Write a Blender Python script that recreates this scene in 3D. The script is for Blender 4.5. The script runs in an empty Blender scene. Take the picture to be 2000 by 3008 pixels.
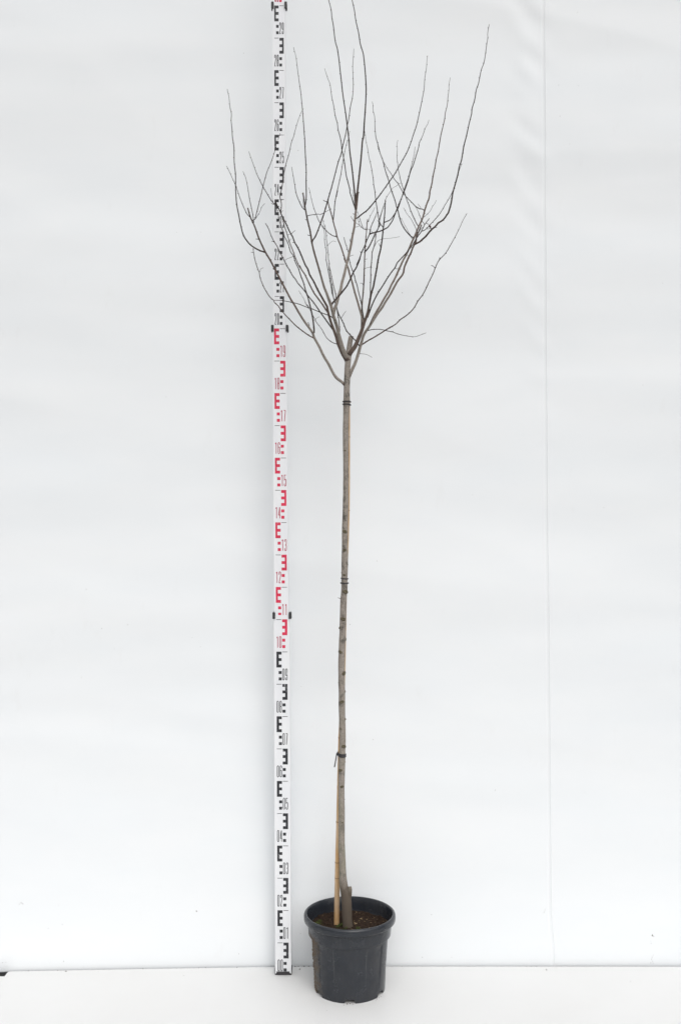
import bpy, math, random
from mathutils import Vector, noise as mnoise

random.seed(7)
scene = bpy.context.scene
COL = scene.collection

# ------------------------------------------------------------------ camera
CAM_H = 1.432
F = 3072.0                      # focal length in photograph pixels (2000 x 3008)
cam_data = bpy.data.cameras.new('camera')
cam_data.sensor_fit = 'VERTICAL'
cam_data.sensor_height = 23.5
cam_data.lens = 24.0
cam_data.clip_start = 0.05
cam_data.clip_end = 400.0
cam = bpy.data.objects.new('camera', cam_data)
cam.location = (0, 0, CAM_H)
cam.rotation_euler = (math.radians(90), 0, 0)
COL.objects.link(cam)
scene.camera = cam
scene.render.resolution_x = 680
scene.render.resolution_y = 1024

# ------------------------------------------------------------------ world and sun (overcast)
SUN_EL, SUN_AZ = 52.0, 163.0
world = bpy.data.worlds.new('World')
scene.world = world
world.use_nodes = True
wn, wl = world.node_tree.nodes, world.node_tree.links
wn.clear()
sky = wn.new('ShaderNodeTexSky')
sky.sky_type = 'NISHITA'
sky.sun_disc = False
sky.sun_elevation = math.radians(SUN_EL)
sky.sun_rotation = math.radians(SUN_AZ)
sky.air_density = 1.0
sky.dust_density = 6.0
hs = wn.new('ShaderNodeHueSaturation')
hs.inputs['Saturation'].default_value = 0.22
bg = wn.new('ShaderNodeBackground')
bg.inputs['Strength'].default_value = 0.10
wo = wn.new('ShaderNodeOutputWorld')
wl.new(sky.outputs[0], hs.inputs['Color'])
wl.new(hs.outputs[0], bg.inputs['Color'])
wl.new(bg.outputs[0], wo.inputs['Surface'])

sun_data = bpy.data.lights.new('sun', 'SUN')
sun_data.energy = 1.0
sun_data.angle = math.radians(110)
sun_data.color = (1.0, 0.995, 0.985)
sun = bpy.data.objects.new('sun', sun_data)
_el, _az = math.radians(SUN_EL), math.radians(SUN_AZ)
_dir = Vector((math.sin(_az) * math.cos(_el), math.cos(_az) * math.cos(_el), math.sin(_el)))
sun.rotation_euler = (-_dir).to_track_quat('-Z', 'Y').to_euler()
sun.location = _dir * 8
COL.objects.link(sun)

scene.view_settings.view_transform = 'Standard'
scene.view_settings.look = 'None'
scene.view_settings.gamma = 1.0
scene.view_settings.use_curve_mapping = False
scene.view_settings.exposure = 0.215
scene.render.engine = 'CYCLES'
scene.cycles.max_bounces = 10
scene.cycles.diffuse_bounces = 8


# ------------------------------------------------------------------ helpers
def px(x, y, d):
    """photograph pixel + distance -> point"""
    return Vector(((x - 1000.0) / F * d, d, CAM_H - (y - 1504.0) / F * d))


def tag(o, label=None, cat=None, group=None, kind=None):
    if label: o['label'] = label
    if cat: o['category'] = cat
    if group: o['group'] = group
    if kind: o['kind'] = kind
    return o


def empty(name, loc, label, cat, group=None):
    o = bpy.data.objects.new(name, None)
    o.empty_display_size = 0.05
    o.location = loc
    COL.objects.link(o)
    return tag(o, label, cat, group)


def link(name, me, mat=None, parent=None, smooth=True):
    if mat is not None and not me.materials:
        for m in (mat if isinstance(mat, (list, tuple)) else [mat]):
            me.materials.append(m)
    if smooth:
        me.polygons.foreach_set('use_smooth', [True] * len(me.polygons))
    o = bpy.data.objects.new(name, me)
    COL.objects.link(o)
    if parent is not None:
        o.parent = parent
    return o


class MB:
    def __init__(s):
        s.v, s.f, s.m, s.t = [], [], [], []

    def add(s, verts, faces, mi=0, tone=0.0):
        b = len(s.v)
        s.v += [tuple(p) for p in verts]
        s.t += (list(tone) if isinstance(tone, (list, tuple)) else [tone] * len(verts))
        s.f += [tuple(b + i for i in f) for f in faces]
        s.m += [mi] * len(faces)

    def box(s, a, b, mi=0):
        (x0, y0, z0), (x1, y1, z1) = a, b
        s.add([(x0, y0, z0), (x1, y0, z0), (x1, y1, z0), (x0, y1, z0),
               (x0, y0, z1), (x1, y0, z1), (x1, y1, z1), (x0, y1, z1)],
              [(0, 3, 2, 1), (4, 5, 6, 7), (0, 1, 5, 4), (1, 2, 6, 5), (2, 3, 7, 6), (3, 0, 4, 7)], mi)

    def mesh(s, name, off=(0, 0, 0), tone=False):
        ox, oy, oz = off
        me = bpy.data.meshes.new(name)
        me.from_pydata([(x - ox, y - oy, z - oz) for x, y, z in s.v], [], s.f)
        if any(s.m):
            me.polygons.foreach_set('material_index', s.m)
        if tone:
            a = me.attributes.new('tone', 'FLOAT', 'POINT')
            a.data.foreach_set('value', s.t)
        me.update()
        return me


def tube(mb, pts, rad, n=8, tone=0.0, cap=True, mi=0, bump=0.0, seed=0.0):
    """swept tube through world points, cap at both ends"""
    pts = [Vector(p) for p in pts]
    N = len(pts)
    t0 = (pts[1] - pts[0]).normalized()
    ref = Vector((0, 1, 0)) if abs(t0.y) < 0.9 else Vector((1, 0, 0))
    u = t0.cross(ref).normalized()
    verts, tones = [], []
    for i, p in enumerate(pts):
        t = (pts[min(i + 1, N - 1)] - pts[max(i - 1, 0)])
        t = t.normalized() if t.length > 1e-9 else t0
        u = (u - t * u.dot(t))
        u = u.normalized() if u.length > 1e-9 else t.orthogonal().normalized()
        w = t.cross(u)
        for k in range(n):
            a = 2 * math.pi * k / n
            d = u * math.cos(a) + w * math.sin(a)
            r = rad[i]
            if bump:
                q = p + d * r
                r *= 1 + bump * mnoise.noise(Vector((q.x * 60 + seed, q.y * 60, q.z * 22)))
            verts.append(p + d * r)
            tones.append(tone[i] if isinstance(tone, (list, tuple)) else tone)
    faces = []
    for i in range(N - 1):
        for k in range(n):
            a, b = i * n + k, i * n + (k + 1) % n
            faces.append((a, a + n, b + n, b))
    if cap:
        faces.append(tuple(range(n)))
        faces.append(tuple(reversed(range((N - 1) * n, N * n))))
    mb.add(verts, faces, mi, tones)


def catmull(P, step):
    """P: list of tuples (any dimension) -> resampled smooth list, spacing about step (first two comps)"""
    if len(P) < 3:
        out = []
        a, b = P[0], P[-1]
        L = math.hypot(b[0] - a[0], b[1] - a[1])
        k = max(2, int(L / step) + 1)
        return [tuple(a[c] + (b[c] - a[c]) * i / k for c in range(len(a))) for i in range(k + 1)]
    out = []
    n = len(P)
    for i in range(n - 1):
        p0, p1, p2, p3 = P[max(i - 1, 0)], P[i], P[i + 1], P[min(i + 2, n - 1)]
        L = math.hypot(p2[0] - p1[0], p2[1] - p1[1])
        k = max(1, int(L / step + 0.5))
        for j in range(k):
            t = j / k
            out.append(tuple(0.5 * (2 * p1[c] + (p2[c] - p0[c]) * t + (2 * p0[c] - 5 * p1[c] + 4 * p2[c] - p3[c]) * t * t
                                    + (3 * p1[c] - p0[c] - 3 * p2[c] + p3[c]) * t ** 3) for c in range(len(p1))))
    out.append(tuple(P[-1]))
    return out


# ------------------------------------------------------------------ materials
class NT:
    def __init__(s, name, rough=0.6, spec=0.4):
        s.mat = bpy.data.materials.new(name)
        s.mat.use_nodes = True
        s.t = s.mat.node_tree
        s.n, s.l = s.t.nodes, s.t.links
        s.b = s.n['Principled BSDF']
        s.b.inputs['Roughness'].default_value = rough
        s.b.inputs['Specular IOR Level'].default_value = spec
        s._tc = None

    def tc(s, scale=(1, 1, 1)):
        if s._tc is None:
            s._tc = s.n.new('ShaderNodeNewGeometry')      # world position
        m = s.n.new('ShaderNodeMapping')
        m.inputs['Scale'].default_value = scale
        s.l.new(s._tc.outputs['Position'], m.inputs['Vector'])
        return m.outputs[0]

    def noise(s, scale, detail=4, rough=0.55, stretch=(1, 1, 1)):
        t = s.n.new('ShaderNodeTexNoise')
        t.inputs['Scale'].default_value = scale
        t.inputs['Detail'].default_value = detail
        t.inputs['Roughness'].default_value = rough
        s.l.new(s.tc(stretch), t.inputs['Vector'])
        return t.outputs['Fac']

    def vor(s, scale, stretch=(1, 1, 1), feature='F1'):
        t = s.n.new('ShaderNodeTexVoronoi')
        t.feature = feature
        t.inputs['Scale'].default_value = scale
        s.l.new(s.tc(stretch), t.inputs['Vector'])
        return t.outputs['Distance']

    def ramp(s, fac, stops):
        r = s.n.new('ShaderNodeValToRGB')
        e = r.color_ramp.elements
        while len(e) < len(stops):
            e.new(0.5)
        for i, (p, c) in enumerate(stops):
            e[i].position = p
            e[i].color = (c, c, c, 1) if isinstance(c, (int, float)) else (*c, 1)
        s.l.new(fac, r.inputs[0])
        return r.outputs[0]

    def mix(s, fac, a, b, mode='MIX'):
        m = s.n.new('ShaderNodeMix')
        m.data_type = 'RGBA'
        m.blend_type = mode
        for sock, val in ((m.inputs['Factor'], fac), (m.inputs['A'], a), (m.inputs['B'], b)):
            if hasattr(val, 'is_linked'):
                s.l.new(val, sock)
            elif isinstance(val, (int, float)):
                sock.default_value = val
            else:
                sock.default_value = (*val, 1)
        return m.outputs['Result']

    def math(s, op, a, b=0.0, clamp=False):
        m = s.n.new('ShaderNodeMath')
        m.operation = op
        m.use_clamp = clamp
        for sock, val in ((m.inputs[0], a), (m.inputs[1], b)):
            if hasattr(val, 'is_linked'):
                s.l.new(val, sock)
            else:
                sock.default_value = val
        return m.outputs[0]

    def color(s, c):
        if hasattr(c, 'is_linked'):
            s.l.new(c, s.b.inputs['Base Color'])
        else:
            s.b.inputs['Base Color'].default_value = (*c, 1)
        return s

    def rough(s, fac):
        s.l.new(fac, s.b.inputs['Roughness'])

    def bump(s, h, strength=0.3, dist=0.002):
        b = s.n.new('ShaderNodeBump')
        b.inputs['Strength'].default_value = strength
        b.inputs['Distance'].default_value = dist
        s.l.new(h, b.inputs['Height'])
        s.l.new(b.outputs[0], s.b.inputs['Normal'])
        return s

    def posz(s):
        if s._tc is None:
            s.tc()
        x = s.n.new('ShaderNodeSeparateXYZ')
        s.l.new(s._tc.outputs['Position'], x.inputs[0])
        return x.outputs


def mat_sheet():
    t = NT('white_tarpaulin', 0.55, 0.25)
    n1 = t.noise(3.0, 5, 0.6, (0.5, 1, 1.6))
    c = t.ramp(n1, [(0.3, (0.752, 0.779, 0.798)), (0.7, (0.782, 0.801, 0.813))])
    spots = t.ramp(t.vor(9.0, (1, 0.2, 1)), [(0.0, 1.0), (0.012, 1.0), (0.02, 0.0)])
    keep = t.ramp(t.noise(2.3, 2), [(0.5, 0.0), (0.62, 1.0)])
    c = t.mix(t.math('MULTIPLY', t.math('MULTIPLY', spots, keep), 0.45), c, (0.30, 0.28, 0.26))
    smear = t.ramp(t.noise(14, 6, 0.7, (1, 1, 0.4)), [(0.62, 0.0), (0.8, 1.0)])
    c = t.mix(t.math('MULTIPLY', smear, 0.12), c, (0.55, 0.53, 0.5))
    t.color(c)
    t.bump(t.noise(420, 2, 0.5), 0.05, 0.0006)
    return t.mat


def mat_panel():
    t = NT('white_panel', 0.42, 0.35)
    n1 = t.noise(2.2, 5, 0.6)
    c = t.ramp(n1, [(0.3, (0.665, 0.667, 0.662)), (0.7, (0.69, 0.695, 0.693))])
    sc = t.ramp(t.noise(9, 7, 0.75, (0.3, 1.2, 1)), [(0.6, 0.0), (0.78, 1.0)])
    c = t.mix(t.math('MULTIPLY', sc, 0.10), c, (0.45, 0.42, 0.38))
    t.color(c)
    t.bump(t.noise(60, 4), 0.05, 0.0006)
    return t.mat


def mat_ground():
    t = NT('concrete', 0.9, 0.2)
    t.color(t.ramp(t.noise(6, 8, 0.7), [(0.3, (0.10, 0.098, 0.094)), (0.7, (0.16, 0.157, 0.15))]))
    t.bump(t.noise(80, 6), 0.4, 0.003)
    return t.mat


def mat_bark():
    """tone 0 = young dark shoots, 1 = old grey wood"""
    t = NT('bark', 0.72, 0.28)
    at = t.n.new('ShaderNodeAttribute')
    at.attribute_name = 'tone'
    fine = t.noise(520, 5, 0.65, (1, 1, 0.35))
    mott = t.noise(95, 6, 0.7, (1, 1, 0.55))
    wav = t.noise(900, 3, 0.6, (1, 1, 0.25))
    young = t.ramp(fine, [(0.3, (0.022, 0.017, 0.016)), (0.7, (0.046, 0.034, 0.032))])
    mid = t.ramp(fine, [(0.3, (0.085, 0.058, 0.047)), (0.7, (0.17, 0.125, 0.105))])
    old = t.ramp(fine, [(0.28, (0.165, 0.14, 0.118)), (0.5, (0.275, 0.243, 0.212)), (0.74, (0.40, 0.365, 0.325))])
    tone = t.math('ADD', at.outputs['Fac'], t.math('MULTIPLY', t.math('SUBTRACT', mott, 0.5), 0.35))
    c = t.mix(t.ramp(tone, [(0.05, 0.0), (0.45, 1.0)]), young, mid)
    oldf = t.ramp(tone, [(0.45, 0.0), (0.85, 1.0)])
    c = t.mix(oldf, c, old)
    # dark blotches and pores on the old bark
    blot = t.ramp(t.noise(60, 7, 0.78, (1, 1, 0.7)), [(0.50, 0.0), (0.60, 1.0)])
    patch = t.ramp(t.noise(9, 3, 0.5, (1, 1, 1)), [(0.42, 0.0), (0.6, 1.0)])
    c = t.mix(t.math('MULTIPLY', t.math('MULTIPLY', blot, patch), t.math('MULTIPLY', oldf, 0.9)), c, (0.07, 0.065, 0.055))
    pore = t.ramp(t.noise(330, 2, 0.6, (1, 1, 0.5)), [(0.6, 0.0), (0.68, 1.0)])
    c = t.mix(t.math('MULTIPLY', t.math('MULTIPLY', pore, oldf), 0.45), c, (0.13, 0.11, 0.095))
    # algae and soil on the lower stem
    z = t.posz()['Z']
    low = t.ramp(z, [(0.30, 1.0), (0.95, 0.0)])
    low.node.color_ramp.elements[0].position = 0.22
    alg = t.ramp(t.noise(30, 5, 0.6, (1, 1, 0.4)), [(0.40, 0.0), (0.66, 1.0)])
    c = t.mix(t.math('MULTIPLY', t.math('MULTIPLY', low, alg), t.math('MULTIPLY', oldf, 0.6)), c, (0.16, 0.165, 0.085))
    soil = t.ramp(t.math('ADD', z, t.math('MULTIPLY', t.math('SUBTRACT', mott, 0.5), 0.06)), [(0.29, 1.0), (0.34, 0.0)])
    c = t.mix(t.math('MULTIPLY', soil, 0.93), c, (0.095, 0.074, 0.056))
    t.color(c)
    t.bump(t.math('ADD', wav, t.math('MULTIPLY', mott, 1.2)), 0.55, 0.0022)
    return t.mat


def mat_knot():
    t = NT('knot_wood', 0.8, 0.2)
    f = t.noise(260, 5, 0.7)
    t.color(t.ramp(f, [(0.3, (0.05, 0.043, 0.027)), (0.7, (0.17, 0.148, 0.10))]))
    t.bump(f, 0.6, 0.002)
    return t.mat


def mat_cane():
    t = NT('bamboo', 0.42, 0.4)
    f = t.noise(160, 4, 0.6, (1, 1, 0.08))
    c = t.ramp(f, [(0.3, (0.44, 0.24, 0.09)), (0.55, (0.53, 0.34, 0.165)), (0.75, (0.62, 0.47, 0.30))])
    pale = t.ramp(t.noise(11, 4, 0.6), [(0.40, 0.0), (0.62, 1.0)])
    c = t.mix(t.math('MULTIPLY', pale, 0.55), c, (0.58, 0.45, 0.33))
    st = t.ramp(t.noise(75, 7, 0.8, (1, 1, 0.4)), [(0.62, 0.0), (0.72, 1.0)])
    c = t.mix(t.math('MULTIPLY', st, 0.6), c, (0.13, 0.08, 0.045))
    t.color(c)
    t.bump(f, 0.15, 0.001)
    return t.mat


def mat_pot():
    t = NT('pot_plastic', 0.3, 0.42)
    n1 = t.noise(24, 6, 0.65)
    c = t.ramp(n1, [(0.3, (0.015, 0.018, 0.024)), (0.7, (0.022, 0.026, 0.033))])
    dust = t.ramp(t.noise(7, 5, 0.7, (1, 1, 0.5)), [(0.45, 0.0), (0.75, 1.0)])
    c = t.mix(t.math('MULTIPLY', dust, 0.10), c, (0.21, 0.19, 0.165))
    # dried mud down the left flank
    o = t.posz()
    X, Y, Z = o['X'], o['Y'], o['Z']
    w = t.math('ADD', X, t.math('MULTIPLY', t.math('SUBTRACT', t.noise(22, 6, 0.7), 0.5), 0.055))
    w = t.math('ADD', w, t.math('MULTIPLY', Z, 0.045))
    mud = t.ramp(t.math('ADD', w, 0.5), [(0.430, 1.0), (0.446, 0.0)])
    mud2 = t.math('MULTIPLY', mud, t.ramp(t.noise(120, 5, 0.75), [(0.40, 0.0), (0.54, 1.0)]))
    lowz = t.ramp(Z, [(0.165, 1.0), (0.185, 0.0)])
    mud2 = t.math('MULTIPLY', mud2, lowz)
    c = t.mix(t.math('MULTIPLY', mud2, 0.9), c, (0.135, 0.095, 0.058))
    t.color(c)
    t.rough(t.mix(mud2, t.ramp(n1, [(0.3, 0.19), (0.7, 0.30)]), (0.9, 0.9, 0.9)))
    t.bump(t.math('ADD', t.math('MULTIPLY', mud2, 1.5), t.math('MULTIPLY', t.noise(90, 4), 0.12)), 0.45, 0.0016)
    return t.mat


def mat_soil():
    t = NT('potting_soil', 0.95, 0.15)
    f = t.noise(150, 7, 0.75)
    t.color(t.ramp(f, [(0.3, (0.013, 0.008, 0.006)), (0.55, (0.036, 0.022, 0.015)), (0.75, (0.075, 0.048, 0.032))]))
    t.bump(f, 0.9, 0.006)
    return t.mat


def plain(name, c, rough=0.6, spec=0.4, var=0.15, sc=60):
    t = NT(name, rough, spec)
    lo = tuple(x * (1 - var) for x in c)
    hi = tuple(min(1, x * (1 + var)) for x in c)
    t.color(t.ramp(t.noise(sc, 5, 0.65), [(0.3, lo), (0.7, hi)]))
    return t.mat


def paint(name, c, amount=1.0):
    """printed marks with scratches down to the white staff"""
    t = NT(name, 0.45, 0.35)
    base = t.ramp(t.noise(40, 4), [(0.3, tuple(x * 0.9 for x in c)), (0.7, tuple(x * 1.1 for x in c))])
    zone = t.ramp(t.noise(9, 3, 0.6, (3, 1, 1)), [(0.50, 0.0), (0.64, 1.0)])
    s1 = t.ramp(t.noise(150, 6, 0.8, (1, 1, 0.45)), [(0.57, 0.0), (0.62, 1.0)])
    s2 = t.ramp(t.noise(60, 6, 0.85, (0.3, 1, 1.2)), [(0.63, 0.0), (0.67, 1.0)])
    w = t.math('MULTIPLY', t.math('MAXIMUM', s1, s2), zone)
    t.color(t.mix(t.math('MULTIPLY', w, amount), base, (0.70, 0.71, 0.73)))
    return t.mat


def mat_staff():
    t = NT('staff_white', 0.38, 0.45)
    c = t.ramp(t.noise(26, 5, 0.6, (1, 1, 0.4)), [(0.3, (0.74, 0.755, 0.785)), (0.7, (0.79, 0.80, 0.815))])
    sm = t.ramp(t.noise(38, 7, 0.8, (1, 1, 0.5)), [(0.63, 0.0), (0.78, 1.0)])
    c = t.mix(t.math('MULTIPLY', sm, 0.3), c, (0.42, 0.42, 0.41))
    t.color(c)
    return t.mat


M_SHEET, M_PANEL, M_GROUND = mat_sheet(), mat_panel(), mat_ground()
M_BARK, M_KNOT, M_CANE = mat_bark(), mat_knot(), mat_cane()
M_POT, M_SOIL = mat_pot(), mat_soil()
M_RUBBER = plain('black_rubber', (0.035, 0.033, 0.036), 0.55, 0.4)
M_CUT = plain('cut_wood', (0.24, 0.215, 0.185), 0.8, 0.2, 0.3, 300)
M_MOSS = plain('moss', (0.06, 0.075, 0.02), 0.8, 0.2, 0.4, 200)
M_CHIP = plain('wood_chip', (0.30, 0.22, 0.13), 0.8, 0.2, 0.5, 90)
M_DIRT = plain('dirt', (0.06, 0.045, 0.035), 0.95, 0.1, 0.4, 200)
M_LEAF = plain('dead_leaf', (0.055, 0.022, 0.018), 0.7, 0.3, 0.4, 200)
M_STAFF = mat_staff()
M_BLACK = paint('black_paint', (0.030, 0.031, 0.036))
M_RED = paint('red_paint', (0.62, 0.035, 0.085))
M_REDDARK = paint('dark_red_paint', (0.40, 0.03, 0.075))
M_LUG = plain('black_lug', (0.032, 0.032, 0.033), 0.5, 0.4)
M_ALU = plain('grey_aluminium', (0.50, 0.51, 0.52), 0.4, 0.5)
M_GREYLINE = plain('dark_grey_line', (0.09, 0.07, 0.075), 0.5, 0.3)


# ------------------------------------------------------------------ setting: ground, floor panels, backdrop
def edge_depth(x):
    """rear edge of the floor panel / foot of the tarpaulin"""
    if x > -0.12:
        return 3.2985 + 0.0005 * math.sin(x * 3.1)
    t = (-0.12 - x) / 0.92
    return 3.2985 - 0.035 * t ** 1.15


gm = MB()
gm.add([(-60, -60, -0.04), (60, -60, -0.04), (60, 60, -0.04), (-60, 60, -0.04)], [(0, 1, 2, 3)])
tag(link('ground', gm.mesh('ground'), M_GROUND, smooth=False), kind='structure',
    label='grey concrete ground under the white floor panels')


def panel(name, xs, back, front, top, thick, label):
    """floor panel with a rounded top edge, back edge follows back(x)"""
    mb = MB()
    r = 0.004
    n = len(xs)
    prof = [(r, 0.0), (r * 0.3, -r * 0.3), (0.0, -r), (0.0, -thick)]
    verts = []
    rows = []
    for x in xs:
        row = []
        b = back(x)
        for dy, dz in prof:
            row.append((x, b - dy, top + dz))
        rows.append(row)
    m = len(prof)
    for row in rows:
        verts += row
    base = len(verts)
    for x in xs:
        verts.append((x, front, top))
        verts.append((x, front, top - thick))
    faces = []
    for i in range(n - 1):
        for k in range(m - 1):
            a = i * m + k
            faces.append((a, a + 1, a + m + 1, a + m))
        faces.append((i * m, (i + 1) * m, base + 2 * (i + 1), base + 2 * i))
        faces.append((base + 2 * i, base + 2 * (i + 1), base + 2 * (i + 1) + 1, base + 2 * i + 1))
    for i in (0, n - 1):
        f = [i * m + k for k in range(m)] + [base + 2 * i + 1, base + 2 * i]
        faces.append(tuple(f))
    mb.add(verts, faces)
    me = mb.mesh(name)
    o = link(name, me, M_PANEL, smooth=False)
    return tag(o, label, kind='structure')


x0 = -1.0345
xs = [x0, x0 + 0.0012, x0 + 0.003, x0 + 0.006, x0 + 0.010] + [x0 + 0.02 + i * (3.4 / 60) for i in range(61)]


def back_main(x):
    k = max(0.0, 0.010 - (x - x0))
    return edge_depth(x) - (0.010 - math.sqrt(max(0.0, 0.010 ** 2 - k * k)))


panel('floor', xs, back_main, 1.15, 0.0, 0.0395, 'white smooth floor panel the pot and staff stand on')
panel('floor', [-2.6 + i * 0.1565 for i in range(10)] + [x0 - 0.0022], lambda x: 3.236, 1.15, -0.003, 0.0365,
      'white floor panel at the far left, set back from the tarpaulin')


def wall_depth(x, z):
    base = edge_depth(x) + 0.0030 + 0.050 * max(z, 0.0) + 0.004 * max(0.0, z - 0.3) * math.sin(x * 1.1 + 0.4)
    # folds: horizontally drawn ripples and a few long creases
    f = mnoise.noise(Vector((x * 1.0, 3.3, z * 2.6))) * 0.0085
    f += mnoise.noise(Vector((x * 2.1 + 7, 1.3, z * 9.0))) * 0.0024
    f += 0.0030 * abs(mnoise.noise(Vector((x * 0.8 + 3, 6.3, z * 4.2 + 0.5 * x)))) ** 0.7
    f += mnoise.noise(Vector((x * 7, 9.3, z * 7.0))) * 0.0007
    f *= min(1.0, max(0.0, (z - 0.02) / 0.5))
    # puckers along the overlap of the two sheets
    dx = x - 0.625
    pk = math.exp(-(dx / 0.06) ** 2) * min(1.0, max(0.0, (z - 1.4) / 1.2))
    f += pk * mnoise.noise(Vector((x * 9, 5.0, z * 13.0 + x * 12))) * 0.0060
    b = 0.0
    if z < 0.05:                               # hem rolls back under
        b = 0.006 * ((0.05 - z) / 0.065) ** 2
    return base + f + b


def sheet(name, xa, xb, nx, label, off=0.0, seam=None):
    mb = MB()
    zs = [-0.0075, -0.004, 0.0, 0.006, 0.014, 0.024, 0.036, 0.05] + [0.05 + (3.75 - 0.05) * (i + 1) / 260 for i in range(260)]
    verts, faces = [], []
    for z in zs:
        for i in range(nx + 1):
            u = i / nx
            x = xa(z) + (xb(z) - xa(z)) * u
            verts.append((x, wall_depth(x, z) + off, z))
    w = nx + 1
    for j in range(len(zs) - 1):
        for i in range(nx):
            a = j * w + i
            faces.append((a, a + 1, a + w + 1, a + w))
    mb.add(verts, faces)
    o = link(name, mb.mesh(name), M_SHEET)
    s = o.modifiers.new('thickness', 'SOLIDIFY')
    s.thickness = 0.0003
    s.offset = 1.0 if False else -1.0
    return tag(o, label, 'tarpaulin')


def seam_x(z):
    # the overlap edge in the photograph: (1605,0) .. (1612,1900) .. (1618,2650) .. (1630,2836)
    K = [(-0.02, 1631), (0.05, 1629), (0.16, 1620), (0.6, 1617), (1.3, 1611), (2.2, 1606), (3.75, 1600)]
    for (za, a), (zb, b) in zip(K, K[1:]):
        if z <= zb:
            p = a + (b - a) * (z - za) / (zb - za)
            break
    return (p - 1000) / F * (3.30 + 0.050 * max(z, 0))


sheet('backdrop_sheet', lambda z: -2.6, seam_x, 200, 'wide white tarpaulin hanging behind the potted tree and the measuring staff')
sheet('backdrop_sheet', lambda z: seam_x(z) - 0.05, lambda z: 2.4, 110, 'narrower white tarpaulin whose left edge is tucked under the wide one', off=0.0006)


# ------------------------------------------------------------------ measuring staff
STAFF_D = 3.2344
S = F / STAFF_D                # photograph pixels per metre on the staff face


def staff_x(pxx):
    return (pxx - 1000.0) / S


# (z0, z1, px x of centre at z0, at z1, width m, depth offset of the face, mark width, colour)
SECT = [
    (0.000, 1.113, 832.0, 827.7, 0.0493, 0.0000, 0.0158, 'black'),
    (1.105, 2.006, 827.2, 821.3, 0.0448, 0.0012, 0.0160, 'red'),
    (1.998, 3.008, 820.9, 819.4, 0.0400, 0.0024, 0.0134, 'black'),
    (3.000, 3.420, 819.4, 819.0, 0.0355, 0.0036, 0.0122, 'red'),
]
base_staff = Vector((staff_x(832.0), STAFF_D + 0.013, 0.0))
staff = empty('measuring_staff', base_staff, 'tall white telescopic measuring staff with black and red decimetre marks', 'measuring staff')


def ribbon(mb, pts, w, y, closed=False, mi=0):
    P = [Vector((p[0], p[1])) for p in pts]
    n = len(P)
    L, R = [], []
    for i in range(n):
        a = P[i - 1] if (i > 0 or closed) else P[i]
        b = P[(i + 1) % n] if (i < n - 1 or closed) else P[i]
        d1 = (P[i] - a)
        d2 = (b - P[i])
        if d1.length < 1e-9: d1 = d2
        if d2.length < 1e-9: d2 = d1
        d1 = d1.normalized(); d2 = d2.normalized()
        t = d1 + d2
        t = t.normalized() if t.length > 1e-6 else d1
        nrm = Vector((-t.y, t.x))
        k = w / 2 / max(0.55, abs(nrm.dot(Vector((-d1.y, d1.x)))))
        L.append(P[i] + nrm * k)
        R.append(P[i] - nrm * k)
    verts = [(q.x, y, q.y) for q in L] + [(q.x, y, q.y) for q in R]
    faces = []
    m = n if closed else n - 1
    for i in range(m):
        j = (i + 1) % n
        faces.append((i, n + i, n + j, j))
    mb.add(verts, faces, mi)


def arc(cx, cy, rx, ry, a0, a1, n=8):
    return [(cx + rx * math.cos(math.radians(a0 + (a1 - a0) * i / n)), cy + ry * math.sin(math.radians(a0 + (a1 - a0) * i / n))) for i in range(n + 1)]


C_ = 0.10                     # height of the round caps, share of the glyph height


def glyph(ch):
    top = lambda a0, a1: arc(0.5, 1 - C_, 0.5, C_, a0, a1)
    bot = lambda a0, a1: arc(0.5, C_, 0.5, C_, a0, a1)
    if ch == '0':
        return [(top(0, 180) + bot(180, 360), True)]
    if ch == '1':
        return [([(0.62, 0), (0.62, 1.0)], False), ([(0.55, 0.985), (0.10, 0.875)], False)]
    if ch == '2':
        return [([(0, 0.74)] + top(180, 0) + [(1, 0.72), (0.92, 0.62), (0.02, 0.012)], False), ([(-0.12, 0.012), (1.05, 0.012)], False)]
    if ch == '3':
        return [([(0, 0.79)] + top(180, 0) + [(1, 0.62), (0.9, 0.56), (0.5, 0.515), (0.9, 0.47), (1, 0.41)] + bot(0, -180) + [(0, 0.22)], False)]
    if ch == '4':
        return [([(0.60, 1.0), (0.0, 0.30), (1.15, 0.30)], False), ([(0.72, 1.0), (0.72, 0.0)], False)]
    if ch == '5':
        return [([(1.0, 0.985), (0.02, 0.985), (0.02, 0.50)], False),
                ([(0.06, 0.50)] + arc(0.5, 0.53, 0.5, 0.08, 160, 0) + bot(0, -180) + [(0, 0.22)], False)]
    if ch == '6':
        return [([(1, 0.78)] + top(0, 180) + bot(180, 360) + arc(0.5, 0.52, 0.5, 0.08, 0, 170), False)]
    if ch == '7':
        return [([(-0.1, 0.985), (1.02, 0.985)], False), ([(0.97, 0.985), (0.36, 0.0)], False)]
    if ch == '8':
        return [(top(0, 180) + arc(0.5, 0.60, 0.5, 0.075, 180, 360), True), (arc(0.5, 0.45, 0.5, 0.075, 0, 180) + bot(180, 360), True)]
    if ch == '9':
        return [([(0, 0.22)] + bot(180, 360) + top(0, 180) + arc(0.5, 0.48, 0.5, 0.08, 180, 350), False)]


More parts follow.
